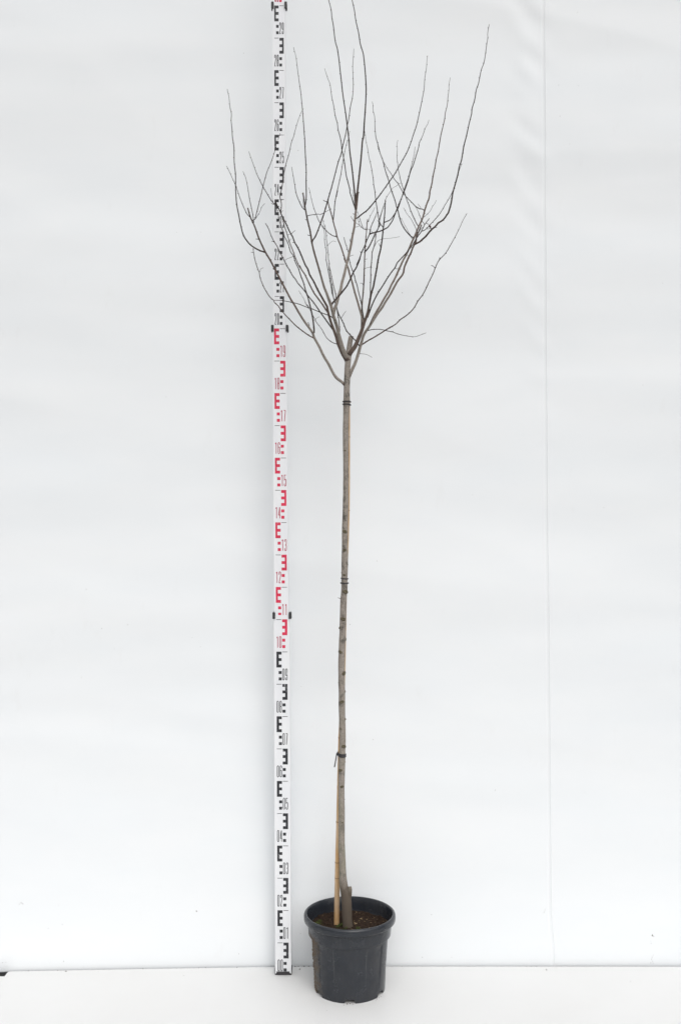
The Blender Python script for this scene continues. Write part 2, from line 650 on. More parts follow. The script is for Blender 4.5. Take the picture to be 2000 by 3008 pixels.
PAINT = {'black': M_BLACK, 'red': M_RED}
for si, (z0, z1, c0, c1, wd, yo, ew, colname) in enumerate(SECT):
    face = STAFF_D + yo
    depth = 0.026 - 0.005 * si

    def cx(z):
        return staff_x(c0 + (c1 - c0) * (z - z0) / (z1 - z0))

    mb = MB()
    # body: front face slightly recessed between two thin edge rails
    rail = 0.0016
    ring = [(-wd / 2, 0.0), (-wd / 2 + rail, 0.0), (-wd / 2 + rail + 0.0004, 0.0009), (wd / 2 - rail - 0.0004, 0.0009),
            (wd / 2 - rail, 0.0), (wd / 2, 0.0), (wd / 2 + 0.0004, 0.0012), (wd / 2 + 0.0004, depth), (-wd / 2 - 0.0004, depth), (-wd / 2 - 0.0004, 0.0012)]
    verts = []
    zb = z0 + (0.004 if si == 0 else 0.0)
    for z in (zb, z1):
        for (a, b) in ring:
            verts.append((cx(z) + a, face + b, z))
    n = len(ring)
    faces = [(i, (i + 1) % n, n + (i + 1) % n, n + i) for i in range(n)]
    faces += [tuple(reversed(range(n))), tuple(range(n, 2 * n))]
    mb.add(verts, faces)
    sec = link('staff_section', mb.mesh('staff_section', base_staff), M_STAFF, staff, smooth=False)
    mark_y = face + 0.0009 - 0.0003
    col = PAINT[colname]
    numcol = M_BLACK if colname == 'black' else M_REDDARK
    d0 = int(round(z0 * 10 - 0.06))
    d1 = int(round(z1 * 10 - 0.06))
    lo, hi = {0: (0, 11), 1: (11, 20), 2: (20, 30), 3: (30, 34)}[si]
    gap = 0.0024
    for d in range(lo, hi):
        topz = (d + 1) * 0.1
        mcol = PAINT['black' if (d // 10) % 2 == 0 else 'red']
        ncol = M_BLACK if (d // 10) % 2 == 0 else M_REDDARK
        right = (d % 2 == 0)                    # E block on the right, numerals on the left
        xl0, xl1 = -gap / 2 - ew, -gap / 2
        xr0, xr1 = gap / 2, gap / 2 + ew
        e0, e1 = (xr0, xr1) if right else (xl0, xl1)
        n0, n1 = (xl0, xl1) if right else (xr0, xr1)
        stem = ew * (0.47 if si == 0 else 0.38)
        mb = MB()

        def q(a, b, za, zb_, y=mark_y, m=mb):
            ca, cb = cx(za), cx(zb_)
            m.add([(ca + a, y, za), (ca + b, y, za), (cb + b, y, zb_), (cb + a, y, zb_)], [(0, 1, 2, 3)])
        t = topz
        if right:
            q(e1 - stem, e1, t - 0.0490, t)
            arm = (e0, e1 - stem)
        else:
            q(e0, e0 + stem, t - 0.0490, t)
            arm = (e0 + stem, e1)
        for za in (0.0, 0.0200, 0.0400):
            q(arm[0], arm[1], t - za - 0.0090, t - za)
        link('graduation_block', mb.mesh('graduation_block', base_staff), mcol, sec, smooth=False)
        sq = ew * 0.60
        for za in (0.0600, 0.0797):
            mb = MB()
            if right:
                q(e0, e0 + sq, t - za - 0.0091, t - za, m=mb)
            else:
                q(e1 - sq + 0.0004, e1 + 0.0004, t - za - 0.0091, t - za, m=mb)
            link('graduation_square', mb.mesh('graduation_square', base_staff), mcol, sec, smooth=False)
        mb = MB()
        q(n0, n1, t - 0.0016, t, m=mb)
        link('graduation_line', mb.mesh('graduation_line', base_staff), M_BLACK if colname == 'black' else M_GREYLINE, sec, smooth=False)
        sw = 0.0021
        dw = (ew - 0.0022) / 2 - sw
        for k, ch in enumerate('%02d' % d):
            mb = MB()
            zb_ = t - 0.0887
            ox = cx(zb_) + n0 + sw / 2 + k * (dw + sw + 0.0022)
            for gi, (pts, closed) in enumerate(glyph(ch)):
                ribbon(mb, [(ox + u * dw, zb_ + sw / 2 + v * (0.0366 - sw)) for u, v in pts], sw * (1.25 if ch == '1' and gi == 1 else 1.0), mark_y - 0.00008 * gi, closed)
            link('numeral', mb.mesh('numeral', base_staff), ncol, sec, smooth=False)
    # locking lugs at the head of the section
    if si < 3:
        zc = {0: 1.1115, 1: 2.0005, 2: 3.0000}[si]
        for sgn in (-1, 1):
            mb = MB()
            xc = cx(z1) + sgn * (wd / 2 - 0.0002 + (0.0012 if sgn > 0 else 0.0))
            hw, hh = 0.0039, 0.0098
            prof = []
            for (sx, sz, a0) in ((1, 1, 0), (-1, 1, 90), (-1, -1, 180), (1, -1, 270)):
                for k in range(4):
                    a = math.radians(a0 + 30 * k)
                    prof.append((xc + sx * (hw - 0.0016) + 0.0016 * math.cos(a), zc + sz * (hh - 0.0022) + 0.0022 * math.sin(a)))
            m = len(prof)
            vv = [(a, face - 0.0045, b) for a, b in prof] + [(xc + (a - xc) * 1.06, face - 0.003, zc + (b - zc) * 1.03) for a, b in prof] + \
                 [(xc + (a - xc) * 1.06, face + depth, zc + (b - zc) * 1.03) for a, b in prof]
            ff = [tuple(reversed(range(m)))] + [(r * m + i, r * m + (i + 1) % m, (r + 1) * m + (i + 1) % m, (r + 1) * m + i) for r in (0, 1) for i in range(m)] + [tuple(range(2 * m, 3 * m))]
            ff = [tuple(reversed(f)) for f in ff]
            mb.add(vv, ff)
            # small tail under the lug
            tz = zc - hh
            tx = xc + sgn * 0.0012
            mb.add([(tx - 0.0018, face - 0.001, tz + 0.002), (tx + 0.0018, face - 0.001, tz + 0.002), (tx + 0.0004 * sgn, face - 0.001, tz - (0.006 if si == 2 else 0.0012)),
                    (tx - 0.0018, face + 0.008, tz + 0.002), (tx + 0.0018, face + 0.008, tz + 0.002), (tx + 0.0004 * sgn, face + 0.008, tz - (0.006 if si == 2 else 0.0012))],
                   [(0, 2, 1), (3, 4, 5), (0, 1, 4, 3), (1, 2, 5, 4), (2, 0, 3, 5)])
            link('locking_lug', mb.mesh('locking_lug', base_staff), M_LUG, sec, smooth=False)
# foot
mb = MB()
fx = staff_x(832.0)
mb.box((fx - 0.0205, STAFF_D - 0.0022, 0.0015), (fx + 0.0195, STAFF_D + 0.004, 0.0105))
mb.box((fx - 0.0252, STAFF_D + 0.0003, 0.0), (fx + 0.0252, STAFF_D + 0.0262, 0.0055))
for sgn in (-1, 1):
    P = [(fx + sgn * 0.0245, 0.0), (fx + sgn * 0.0262, 0.003), (fx + sgn * 0.0275, 0.012), (fx + sgn * 0.0268, 0.020), (fx + sgn * 0.0245, 0.026)]
    if sgn < 0:
        P = P[::-1]
    m = len(P)
    mb.add([(a, STAFF_D + 0.004, b) for a, b in P] + [(a, STAFF_D + 0.020, b) for a, b in P],
           [tuple(range(m)), tuple(reversed(range(m, 2 * m)))] + [(i, m + i, m + (i + 1) % m, (i + 1) % m) for i in range(m)])
link('foot', mb.mesh('foot', base_staff), M_RUBBER, staff, smooth=False)


# ------------------------------------------------------------------ pot
POT = Vector((27.0 / F * 3.15, 3.15, 0.0))
RIM_Z = 0.2265
pot = empty('plant_pot', POT, 'dark grey round plastic nursery pot with rolled rim and mud on its side', 'plant pot')


def smooth01(t):
    t = max(0.0, min(1.0, t))
    return t * t * (3 - 2 * t)


def relief(a):
    """raised panels on the flank; a = degrees from the side facing the camera"""
    a = abs((a + 180) % 360 - 180)
    edges = [(25, -1), (54, 1), (75, -1), (105, 1), (126, -1), (155, 1)]
    v = 1.0
    for e, s_ in edges:
        v += s_ * smooth01((a - e + 1.3) / 2.6)
    return v


def lathe(prof, nseg, mod=None, close_top=False):
    mb = MB()
    verts, faces = [], []
    for j, (r, z) in enumerate(prof):
        for i in range(nseg):
            a = 360.0 * i / nseg
            rr, zz = (mod(j, a, r, z) if mod else (r, z))
            t = math.radians(a - 90)
            verts.append((rr * math.cos(t), rr * math.sin(t), zz))
    for j in range(len(prof) - 1):
        for i in range(nseg):
            a, b = j * nseg + i, j * nseg + (i + 1) % nseg
            faces.append((a, b, b + nseg, a + nseg))
    mb.add(verts, faces)
    return mb, verts


NS = 360
NOTCH = [0, 60, 120, 180, 240, 300]


def notch(a):
    d = min(abs((a - n + 180) % 360 - 180) for n in NOTCH)
    return smooth01((8.6 - d) / 1.4)


wall = []                       # outer flank from the foot up
rows = [0.0, 0.0006, 0.004, 0.010, 0.0125, 0.014, 0.02, 0.03, 0.05, 0.07, 0.09, 0.11, 0.13, 0.145, 0.155, 0.160, 0.163, 0.1645]
for z in rows:
    wall.append((0.1052 + (0.1180 - 0.1052) * z / 0.1645, z))
collar = [(0.1190, 0.16465), (0.1226, 0.1648), (0.1233, 0.1653), (0.1236, 0.1665), (0.1245, 0.180), (0.1256, 0.192), (0.1262, 0.1985), (0.1266, 0.2025)]
lip = [(0.1290, 0.2035), (0.1345, 0.2040), (0.1366, 0.2052), (0.1376, 0.2080), (0.1380, 0.2140), (0.1376, 0.2200), (0.1362, 0.2240), (0.1335, 0.2260), (0.1310, 0.2265), (0.1290, 0.2255)]
inner = [(0.1272, 0.222), (0.1250, 0.205), (0.1228, 0.190), (0.1215, 0.182), (0.1120, 0.170), (0.1070, 0.14), (0.0970, 0.020), (0.06, 0.013), (0.001, 0.013)]
prof = wall + collar
nw = len(wall)


def wmod(j, a, r, z):
    if j < nw:
        k = smooth01((0.160 - z) / 0.008) * smooth01((z - 0.008) / 0.09)
        r += 0.0030 * (relief(a) - 1.0) * k
        if z < 0.0135:
            lift = notch(a) * 0.0122
            z = max(z, lift)
            r = 0.1052 + (0.1180 - 0.1052) * z / 0.1645
        r += 0.0004 * math.sin(math.radians(a) * 5 + z * 20)
    return r, z


mb, _ = lathe(prof + [(0.1258, 0.2025)], NS, wmod)
body_me = mb.mesh('pot_wall')
body = link('pot_wall', body_me, M_POT, pot)
mb, _ = lathe([(0.1262, 0.2010)] + lip, NS)
link('rim', mb.mesh('rim'), M_POT, pot)
mb, _ = lathe([(0.1290, 0.2255)] + inner, NS)
link('inner_wall', mb.mesh('inner_wall'), M_POT, pot)
# inside face of the foot ring and base plate just above the floor
mb, _ = lathe([(0.1035, 0.0005), (0.1035, 0.0125), (0.001, 0.0125)], NS, lambda j, a, r, z: (r, max(z, notch(a) * 0.0122)))
link('base_plate', mb.mesh('base_plate'), M_POT, pot)

# crusted mud on the left flank
mud = MB()
rng = random.Random(3)
for i in range(230):
    z = rng.random() ** 1.6 * 0.125 + 0.004
    a = math.radians(-90 - rng.gauss(74, 8) if True else 0)
    r = 0.1052 + (0.1180 - 0.1052) * z / 0.1645 - 0.0012
    c = Vector((r * math.cos(a), r * math.sin(a), z))
    s_ = rng.uniform(0.0008, 0.0026)
    vs = []
    for d in ((1, 0, 0), (-1, 0, 0), (0, 1, 0), (0, -1, 0), (0, 0, 1.3), (0, 0, -1.3)):
        vs.append(c + Vector(d) * s_ * rng.uniform(0.6, 1.3))
    mud.add(vs, [(0, 2, 4), (2, 1, 4), (1, 3, 4), (3, 0, 4), (2, 0, 5), (1, 2, 5), (3, 1, 5), (0, 3, 5)])
tag(link('dried_mud', mud.mesh('dried_mud'), plain('dried_mud', (0.125, 0.088, 0.052), 0.95, 0.1, 0.35, 150), pot), kind='stuff')

# ------------------------------------------------------------------ soil, moss and litter
SOIL_Z = 0.186


def soil_h(x, y):
    r = math.hypot(x, y)
    return SOIL_Z + 0.006 * mnoise.noise(Vector((x * 28, y * 28, 1.7))) + 0.003 * mnoise.noise(Vector((x * 90, y * 90, 4.1))) + 0.0015 * mnoise.noise(Vector((x * 240, y * 240, 2.1))) + 0.004 * math.exp(-(r / 0.04) ** 2)


mb = MB()
verts, faces = [(0, 0, soil_h(0, 0))], []
NR, NA = 34, 110
for j in range(1, NR + 1):
    for i in range(NA):
        r = 0.1236 * j / NR
        a = 2 * math.pi * i / NA
        x, y = r * math.cos(a), r * math.sin(a)
        verts.append((x, y, soil_h(x, y)))
for i in range(NA):
    faces.append((0, 1 + i, 1 + (i + 1) % NA))
for j in range(NR - 1):
    for i in range(NA):
        a, b = 1 + j * NA + i, 1 + j * NA + (i + 1) % NA
        faces.append((a, a + NA, b + NA, b))
mb.add([(x + POT.x, y + POT.y, z) for x, y, z in verts], faces)
tag(link('soil', mb.mesh('soil'), M_SOIL), 'dark brown potting soil filling the pot around the trunk', 'soil', kind='stuff')

mb = MB()
chip = MB()
rng = random.Random(11)


def crumb(m, c, s_, flat=1.0, el=1.0):
    ax = rng.uniform(0, math.pi)
    ca, sa = math.cos(ax), math.sin(ax)
    vs = []
    for d in ((el, 0, 0), (-el, 0, 0), (0, 1, 0), (0, -1, 0), (0, 0, flat), (0, 0, -flat)):
        k = rng.uniform(0.65, 1.3) * s_
        vs.append((c[0] + (d[0] * ca - d[1] * sa) * k, c[1] + (d[0] * sa + d[1] * ca) * k, c[2] + d[2] * k))
    m.add(vs, [(0, 2, 4), (2, 1, 4), (1, 3, 4), (3, 0, 4), (2, 0, 5), (1, 2, 5), (3, 1, 5), (0, 3, 5)])


for i in range(1500):
    r = 0.122 * math.sqrt(rng.random())
    a = rng.uniform(0, 2 * math.pi)
    x, y = r * math.cos(a), r * math.sin(a)
    s_ = rng.uniform(0.0006, 0.0024)
    crumb(mb, (x + POT.x, y + POT.y, soil_h(x, y) + s_ * 0.3), s_, rng.uniform(0.5, 1), rng.uniform(1, 2.2))
tag(link('soil_crumbs', mb.mesh('soil_crumbs'), M_SOIL, smooth=False), 'dark crumbs of soil scattered over the pot surface', 'soil crumbs', kind='stuff')
for i in range(150):
    r = 0.120 * math.sqrt(rng.random())
    a = rng.uniform(0, 2 * math.pi)
    x, y = r * math.cos(a), r * math.sin(a)
    s_ = rng.uniform(0.0005, 0.0012)
    crumb(chip, (x + POT.x, y + POT.y, soil_h(x, y) + s_ * 0.8), s_, 0.5, rng.choice([1, 1.5, 3, 5]))
for (x, y, s_, el) in ((0.035, 0.055, 0.0016, 4.0), (0.045, 0.02, 0.0012, 3.0), (0.016, 0.012, 0.0020, 3.0), (0.02, -0.002, 0.0022, 2.0), (0.078, 0.03, 0.001, 4), (0.088, 0.035, 0.001, 4)):
    crumb(chip, (x + POT.x, y + POT.y, soil_h(x, y) + s_ * 1.1), s_, 0.6, el)
tag(link('wood_chips', chip.mesh('wood_chips'), M_CHIP, smooth=False), 'tiny pale wood chips and grit strewn on the soil', 'wood chips', kind='stuff')

mb = MB()
for (cx_, cy_, sp, n) in ((-0.030, -0.006, 0.009, 170), (-0.022, -0.002, 0.006, 120), (0.024, -0.026, 0.006, 80), (-0.098, 0.012, 0.012, 120), (-0.012, -0.030, 0.008, 60), (-0.092, 0.03, 0.008, 60)):
    for i in range(n):
        x, y = cx_ + rng.gauss(0, sp * 0.6), cy_ + rng.gauss(0, sp * 0.6)
        if math.hypot(x, y) > 0.121:
            continue
        h = rng.uniform(0.001, 0.006) * math.exp(-((x - cx_) ** 2 + (y - cy_) ** 2) / sp ** 2)
        c = Vector((x + POT.x, y + POT.y, soil_h(x, y) + h))
        a = rng.uniform(0, 6.28)
        L = rng.uniform(0.0012, 0.0030)
        d = Vector((math.cos(a), math.sin(a), rng.uniform(-0.2, 0.8))) * L
        s_ = Vector((-math.sin(a), math.cos(a), 0)) * L * 0.4
        mb.add([c - d, c + s_, c + d, c - s_, c + Vector((0, 0, 0.0006))], [(0, 1, 4), (1, 2, 4), (2, 3, 4), (3, 0, 4)])
tag(link('moss', mb.mesh('moss'), M_MOSS, smooth=False), 'small green moss tufts on the soil by the cane and trunk', 'moss', kind='stuff')

# ------------------------------------------------------------------ tree
TILE = {'S': (0, 0, 1.0), '1': (640, 0, 3.92), '2': (1040, 0, 3.92), '3': (640, 400, 3.92), '4': (1040, 400, 3.92), '5': (640, 800, 3.92), '6': (1040, 800, 3.92),
        'A': (900, 840, 7.84), 'B': (1000, 560, 9.8), 'C': (1160, 560, 9.8), 'D': (1000, 760, 9.8), 'E': (780, 560, 9.8), 'F': (880, 560, 9.8), 'G': (820, 780, 9.8)}


def T(text):
    """'A 860,2270 660,2080 | G 970,1950 ...' -> photograph pixels"""
    out = []
    for part in text.split('|'):
        w = part.split()
        ox, oy, s_ = TILE[w[0]]
        for p in w[1:]:
            a, b = p.split(',')
            out.append((ox + float(a) / s_, oy + float(b) / s_))
    return out


TRUNK = [(1022, 2722, 14.6), (1019.5, 2701, 14.4), (1018.8, 2669, 14.8), (1018.0, 2645, 14.6), (1014.5, 2625, 13.6), (1010.3, 2606, 12.2), (1007.9, 2585, 11.4), (1005.6, 2540, 10.3), (1003.8, 2490, 9.5),
         (1003.8, 2417, 9.3), (1003.2, 2350, 9.2), (1003.0, 2299, 9.3), (1005, 2231, 9.2), (1006.3, 2180, 9.0), (1005.6, 2130, 9.4), (1004.4, 2083, 9.7), (1003.9, 2015, 9.7), (1003, 1948, 9.7), (1005.7, 1880, 9.7),
         (1007.3, 1819, 9.6), (1008.8, 1768, 9.4), (1011, 1734, 9.7), (1011.8, 1700, 9.3), (1012.8, 1632, 9.5), (1012.9, 1565, 8.9), (1015.2, 1480, 8.5), (1015.9, 1419, 8.3), (1015.6, 1284, 8.6),
         (1016.2, 1215, 8.9), (1018, 1177, 9.2), (1019, 1131, 9.1), (1019.6, 1110, 9.0), (1020.6, 1082, 8.8), (1022.4, 1057, 8.9), (1025.6, 1029, 8.3), (1028, 1006, 7.6), (1031.3, 989, 7.5)]
TD0, TD1 = 3.136, 3.170


def trunk_depth(y):
    return TD0 + (TD1 - TD0) * (2722 - y) / (2722 - 989)


tree_base = px(1022, 2722, TD0)
tree_base.z = SOIL_Z - 0.02
tree = empty('tree', tree_base, 'young leafless standard tree with a straight grey trunk and forked crown', 'tree')

tp = catmull(TRUNK, 7.0)
tpts = [px(x, y, trunk_depth(y)) for x, y, r in tp]
trad = [r / F * trunk_depth(y) for x, y, r in tp]
tpts = [tpts[0] - Vector((0, 0, 0.03))] + tpts
trad = [trad[0] * 1.15] + trad
mb = MB()
tube(mb, tpts, trad, 28, 1.0, bump=0.10)
trunk = link('trunk', mb.mesh('trunk', tree_base, True), M_BARK, tree)
# cut face on top of the leader
BR = {'trunk': dict(px=[(x, y) for x, y, r in tp], r=[r for x, y, r in tp], d=[trunk_depth(y) for x, y, r in tp], part=trunk)}


def wall_limit(x, z):
    return edge_depth(x) + 0.0030 + 0.050 * max(z, 0) - 0.022


brng = random.Random(21)


def branch(name, parent, text, radii, dz, kind='d', buds=True, objname=None, blunt=False, step=6.0, curve=1.0, doff=0.0):
    P = T(text)
    par = BR[parent]
    x, y = P[0]
    k = min(range(len(par['px'])), key=lambda i: (par['px'][i][0] - x) ** 2 + (par['px'][i][1] - y) ** 2)
    d0 = par['d'][k] + doff
    a = par['px'][k]
    inset = par['r'][k]
    if math.hypot(a[0] - x, a[1] - y) > 0.85 * inset:
        P = [a] + P
    P = catmull(P, step)
    L = [0.0]
    for p, q in zip(P, P[1:]):
        L.append(L[-1] + math.hypot(q[0] - p[0], q[1] - p[1]))
    tot = L[-1]
    D, R, TN, W, RP = [], [], [], [], []
    seed = brng.uniform(0, 50)
    for i, p in enumerate(P):
        s_ = L[i] / tot
        g = s_ * (len(radii) - 1)
        j = min(int(g), len(radii) - 2)
        r = radii[j] + (radii[j + 1] - radii[j]) * (g - j)
        if L[i] < 6:
            r *= 1 + 0.28 * (1 - L[i] / 6)
        d = d0 + dz * s_ ** curve + 0.004 * mnoise.noise(Vector((seed, L[i] * 0.02, 0)))
        w = px(p[0], p[1], d)
        lim = wall_limit(w.x, w.z)
        if d > lim:
            d = lim
            w = px(p[0], p[1], d)
        D.append(d)
        W.append(w)
        R.append(max(r * (1.0 + 0.18 * smooth01((1.6 - r) / 0.8)), 0.5) / F * d)
        if kind == 'p':
            tn = 0.28 + 0.70 * smooth01((r - 2.0) / 2.0)
        elif kind == 'm':
            tn = 0.22 + 0.45 * smooth01((r - 1.0) / 2.2)
        else:
            tn = 0.06 + 0.42 * smooth01((r - 1.4) / 3.2)
        if parent == 'trunk' and L[i] < inset * 1.15:
            tn = min(tn, 0.34)                 # brown collar where the branch leaves the trunk
        TN.append(tn)
        RP.append(r)
    mb = MB()
    tube(mb, W, R, 12 if radii[0] > 3 else (8 if radii[0] > 1.4 else 6), TN, bump=0.07 if radii[0] > 1.4 else 0.0, seed=seed)
    if buds:
        nxt = brng.uniform(10, 20)
        side = brng.choice((-1, 1))
        for i in range(1, len(P) - 1):
            if L[i] >= nxt and R[i] * F / D[i] < 2.9:
                nxt = L[i] + brng.uniform(13, 30)
                t = (W[i + 1] - W[i - 1]).normalized()
                sd = Vector((t.z, brng.uniform(-0.7, 0.7), -t.x)).normalized() * side
                side = -side
                ln = brng.uniform(2.0, 3.4) / F * D[i]
                wd = brng.uniform(0.85, 1.25) / F * D[i]
                o = W[i] + sd * R[i] * 0.7
                tip = o + (t * 0.85 + sd * 0.6).normalized() * ln
                midp = o + (t * 0.4 + sd * 0.45).normalized() * ln * 0.45
                u = sd.cross(t).normalized()
                mb.add([o - t * wd * 0.8, midp + u * wd, midp + sd * wd, midp - u * wd, midp + t * wd - sd * wd * 0.6, tip],
                       [(0, 1, 2), (0, 2, 3), (0, 3, 4), (0, 4, 1), (5, 2, 1), (5, 3, 2), (5, 4, 3), (5, 1, 4)], 0, TN[i] * 0.6)
    if parent == 'trunk':
        o = link('branch', mb.mesh('branch', tree_base, True), M_BARK, tree)
        part = o
    else:
        part = par['part']
        nm = objname or ('side_branch' if radii[0] >= 1.9 else 'twig')
        o = link(nm, mb.mesh(nm, tree_base, True), M_BARK, part)
    BR[name] = dict(px=P, d=D, r=RP, part=part)
    return o


def spur(parent, text, r0=0.8, r1=0.5, dz=0.0):
    branch('_', parent, text, (r0, r1), dz, buds=False, objname='spur', step=3.0)


# ---- left low scaffold
branch('b1', 'trunk', 'A 905,2300 820,2215 660,2080 510,1800 400,1620 290,1390 175,1180 | G 970,1950 860,1790 700,1570 570,1360 420,1100 340,980 160,640 0,340 | 3 610,1440 545,1330 475,1180 425,1040 375,930 345,825',
       (4.4, 4.0, 3.6, 3.0, 2.7, 2.5, 2.3, 1.8), -0.16, 'p')
branch('b1a', 'b1', 'G 1005,2090 850,2010 640,1860 480,1730 330,1580 150,1390 0,1200 | 5 700,390 655,350 640,320 600,285 535,180 490,70 478,0 | 3 465,1540 435,1450 412,1340 408,1290', (1.9, 1.5, 1.1, 0.8), -0.10, 'm')
spur('b1a', '3 412,1340 380,1335', 0.7, 0.5)
spur('b1a', '3 485,1560 495,1530 525,1515', 0.6, 0.35)
branch('b1b', 'b1', '3 545,1335 490,1320 415,1280 360,1235 300,1150 270,1050 240,900 215,760 205,560 205,440 190,300 187,130 170,20 | 1 165,1500 155,1390 158,1310 142,1240 128,1110 115,1060 110,1025', (2.3, 1.8, 1.5, 1.2, 0.9, 0.55), 0.06, 'd')
branch('b1c', 'b1', '3 370,930 340,900 300,820 255,710 215,590 180,510 130,400 100,342', (1.0, 0.75, 0.5), -0.06)
branch('b1d', 'b1', '3 415,990 395,860 365,720 345,590 322,480 305,440 290,405', (1.15, 0.9, 0.55), 0.05)
branch('b1e', 'b1', '3 425,960 450,870 490,710 525,560 565,415 595,345 645,210 680,65 700,20 | 1 705,1560 718,1535', (1.15, 0.9, 0.5), -0.05)
branch('b1f', 'b1', '3 430,955 480,880 510,810 542,775', (0.7, 0.45), 0.03)
spur('b1', '3 480,1190 455,1185 437,1185', 0.9, 0.7)
spur('b1', '3 610,1430 618,1415', 0.8, 0.6)
spur('b1', '3 660,1540 630,1525', 0.9, 0.7)
spur('b1', 'G 870,1740 830,1630', 1.1, 0.9)
branch('b1g', 'b1', 'G 1005,1920 1000,1800 985,1650 960,1480 920,1280 870,1080 830,920 790,800 750,680 700,490 640,340 590,190 550,60 | E 930,2200 870,2080 830,1960 800,1870 720,1760 690,1650 650,1520 590,1400 545,1330 520,1220 480,1120 440,1000 420,930 385,790 345,580 300,460', (2.5, 2.1, 1.7, 1.3, 1.0, 0.7), 0.10, 'd')
spur('b1g', 'G 640,350 625,350', 0.9, 0.7)
# ---- front left leader
branch('b2', 'trunk', 'A 950,1700 890,1560 840,1450 790,1280 740,1100 700,930 660,800 620,680 590,540 560,430 520,320 470,180 430,80 400,0 | E 1480,2050 1400,1780 1340,1520 1280,1150 1220,900 1150,540 1110,280 1078,60',
       (6.4, 5.3, 4.8, 4.3, 3.2, 2.8, 2.6, 2.4, 2.2, 1.8), -0.22, 'p', doff=-0.003)
branch('b2a', 'b2', 'E 1330,1500 | 3 1095,1195 1120,1160 1150,1090 1190,980 1225,880 1265,740 1300,620 1330,510 1385,300 1420,200 1440,100 1465,0 | 1 1490,1440 1505,1380 1525,1230 1545,1140 1555,1060 1558,950 1552,770 1560,640 1565,560', (2.1, 1.9, 1.5, 1.1, 0.8, 0.5), -0.08, 'd')
branch('b2s', 'b2', '3 1005,800 1018,700 1016,500 1018,420 1012,290 1005,170 1000,30 | 1 995,1540 985,1400 972,1240 955,1070 935,930 915,780 900,660 880,580 873,543', (1.9, 1.5, 1.1, 0.8, 0.45), 0.08, 'd')
branch('b2c', 'b2', '3 1000,850 960,800 905,670 885,560 868,460 850,355', (1.2, 0.9, 0.5), 0.05)
branch('b2d', 'b2', '3 1030,920 1050,912 1090,905 1150,897 1190,900 1240,870 1290,845', (1.0, 0.8, 0.4), -0.05)
spur('b2', '3 1050,1145 1032,1135', 0.9, 0.7)
spur('b2', '3 1020,965 1005,958', 0.8, 0.6)
spur('b2', '3 995,840 985,790 975,720', 0.6, 0.4)
branch('b2e', 'b2', 'A 570,430 610,385 640,350 700,280 790,180 870,80 930,0 | D 290,570 370,390 460,240 560,0 | B 470,2130 560,1930 600,1800 700,1580 760,1420 830,1260 870,1060 970,830 1040,650 1060,580', (2.8, 2.3, 2.0, 1.8, 1.4, 0.6), -0.14, 'd')
spur('b2e', 'B 600,1800 570,1750', 1.0, 0.8)
branch('b2e1', 'b2e', 'B 835,1255 880,1232 940,1215 1060,1190 1180,1150 1280,1100 1350,1065 1430,960 1500,850 | 4 480,870 520,770 570,650 610,540 650,400 680,330 720,200 745,110 750,75 785,0 | 2 820,1470 845,1430 860,1380', (1.9, 1.6, 1.3, 1.0, 0.45), -0.06, 'd')
branch('b2f', 'b2', 'A 615,640 640,560 690,420 740,230 790,80 | D 40,700 100,480 160,230 200,60 | B 200,2020 250,1800 310,1520 350,1280 400,1030 420,800 440,600 455,500 470,380 500,100 520,40', (4.8, 4.3, 3.9, 3.6, 3.3, 3.0, 3.1, 2.1), 0.03, 'p')
branch('f1', 'b2f', 'B 445,540 430,470 440,250 470,100 490,0 | 4 60,440 80,250 95,60 108,0 | 2 120,1370 130,1230 138,1050 135,950 125,800 110,650 100,600 70,500 50,370 20,240 5,130 | 1 1545,0 1530,-110 1525,-220', (3.0, 2.5, 2.1, 1.8, 1.5, 1.1, 0.7), -0.08, 'd')
branch('f2', 'b2f', 'B 440,500 425,350 415,120 400,0 | 3 1545,380 1520,190 1510,60 | 1 1495,1500 1470,1300 1440,1100 1415,880 1390,660 1375,560 1350,470 1330,300 1312,200 1305,120 1275,0 1250,-100 1230,-220', (2.5, 2.1, 1.8, 1.6, 1.4, 1.1, 0.7), 0.09, 'd')
branch('f3', 'b2f', 'B 440,560 400,450 350,300 310,160 270,50 | 3 1520,620 1495,520 1475,440 1455,290 1430,170 1420,80 1405,0 | 1 1385,1500 1375,1420 1350,1330 1330,1200 1310,1110 1290,965 1265,905 1228,787', (1.5, 1.2, 0.9, 0.45), 0.04, 'd')
branch('f4', 'b2f', 'B 430,480 390,380 370,200 355,30 | 3 1548,615', (0.7, 0.4), 0.02)
branch('f5', 'b2f', 'B 455,800 530,750 640,660 760,570 880,440 1010,280 1120,140 | 4 330,630 400,530 450,460 510,360 560,270 610,180 660,50 675,0 | 2 715,1450 750,1300 785,1130 805,1020 812,900 830,790 838,680 845,640', (2.0, 1.7, 1.4, 1.1, 0.8, 0.45), -0.12, 'd')
spur('b2f', 'B 390,680 355,660', 0.9, 0.6)
spur('b2f', 'B 400,890 365,850 290,735', 0.9, 0.35)
spur('b2f', 'B 430,1050 480,1040 540,1030', 0.7, 0.4)
spur('b2f', 'B 340,1240 310,1220', 0.7, 0.5)
spur('b2f', 'B 310,1510 285,1460 270,1430 280,1385', 1.0, 0.5)
spur('b2f', 'B 260,1890 330,1865 380,1855', 0.7, 0.35)
branch('u3', 'b2', 'A 765,1060 762,950 745,780 720,640 700,500 685,330 680,280 665,150 640,60 | F 880,2270 860,2200 846,2100', (1.5, 1.2, 0.7), 0.03, 'm')
branch('t2', 'b2', 'A 610,740 540,690 340,615 120,525 0,485 | 5 930,365 850,345 770,330 700,322 650,322', (1.2, 1.0, 0.75), -0.10, 'd')
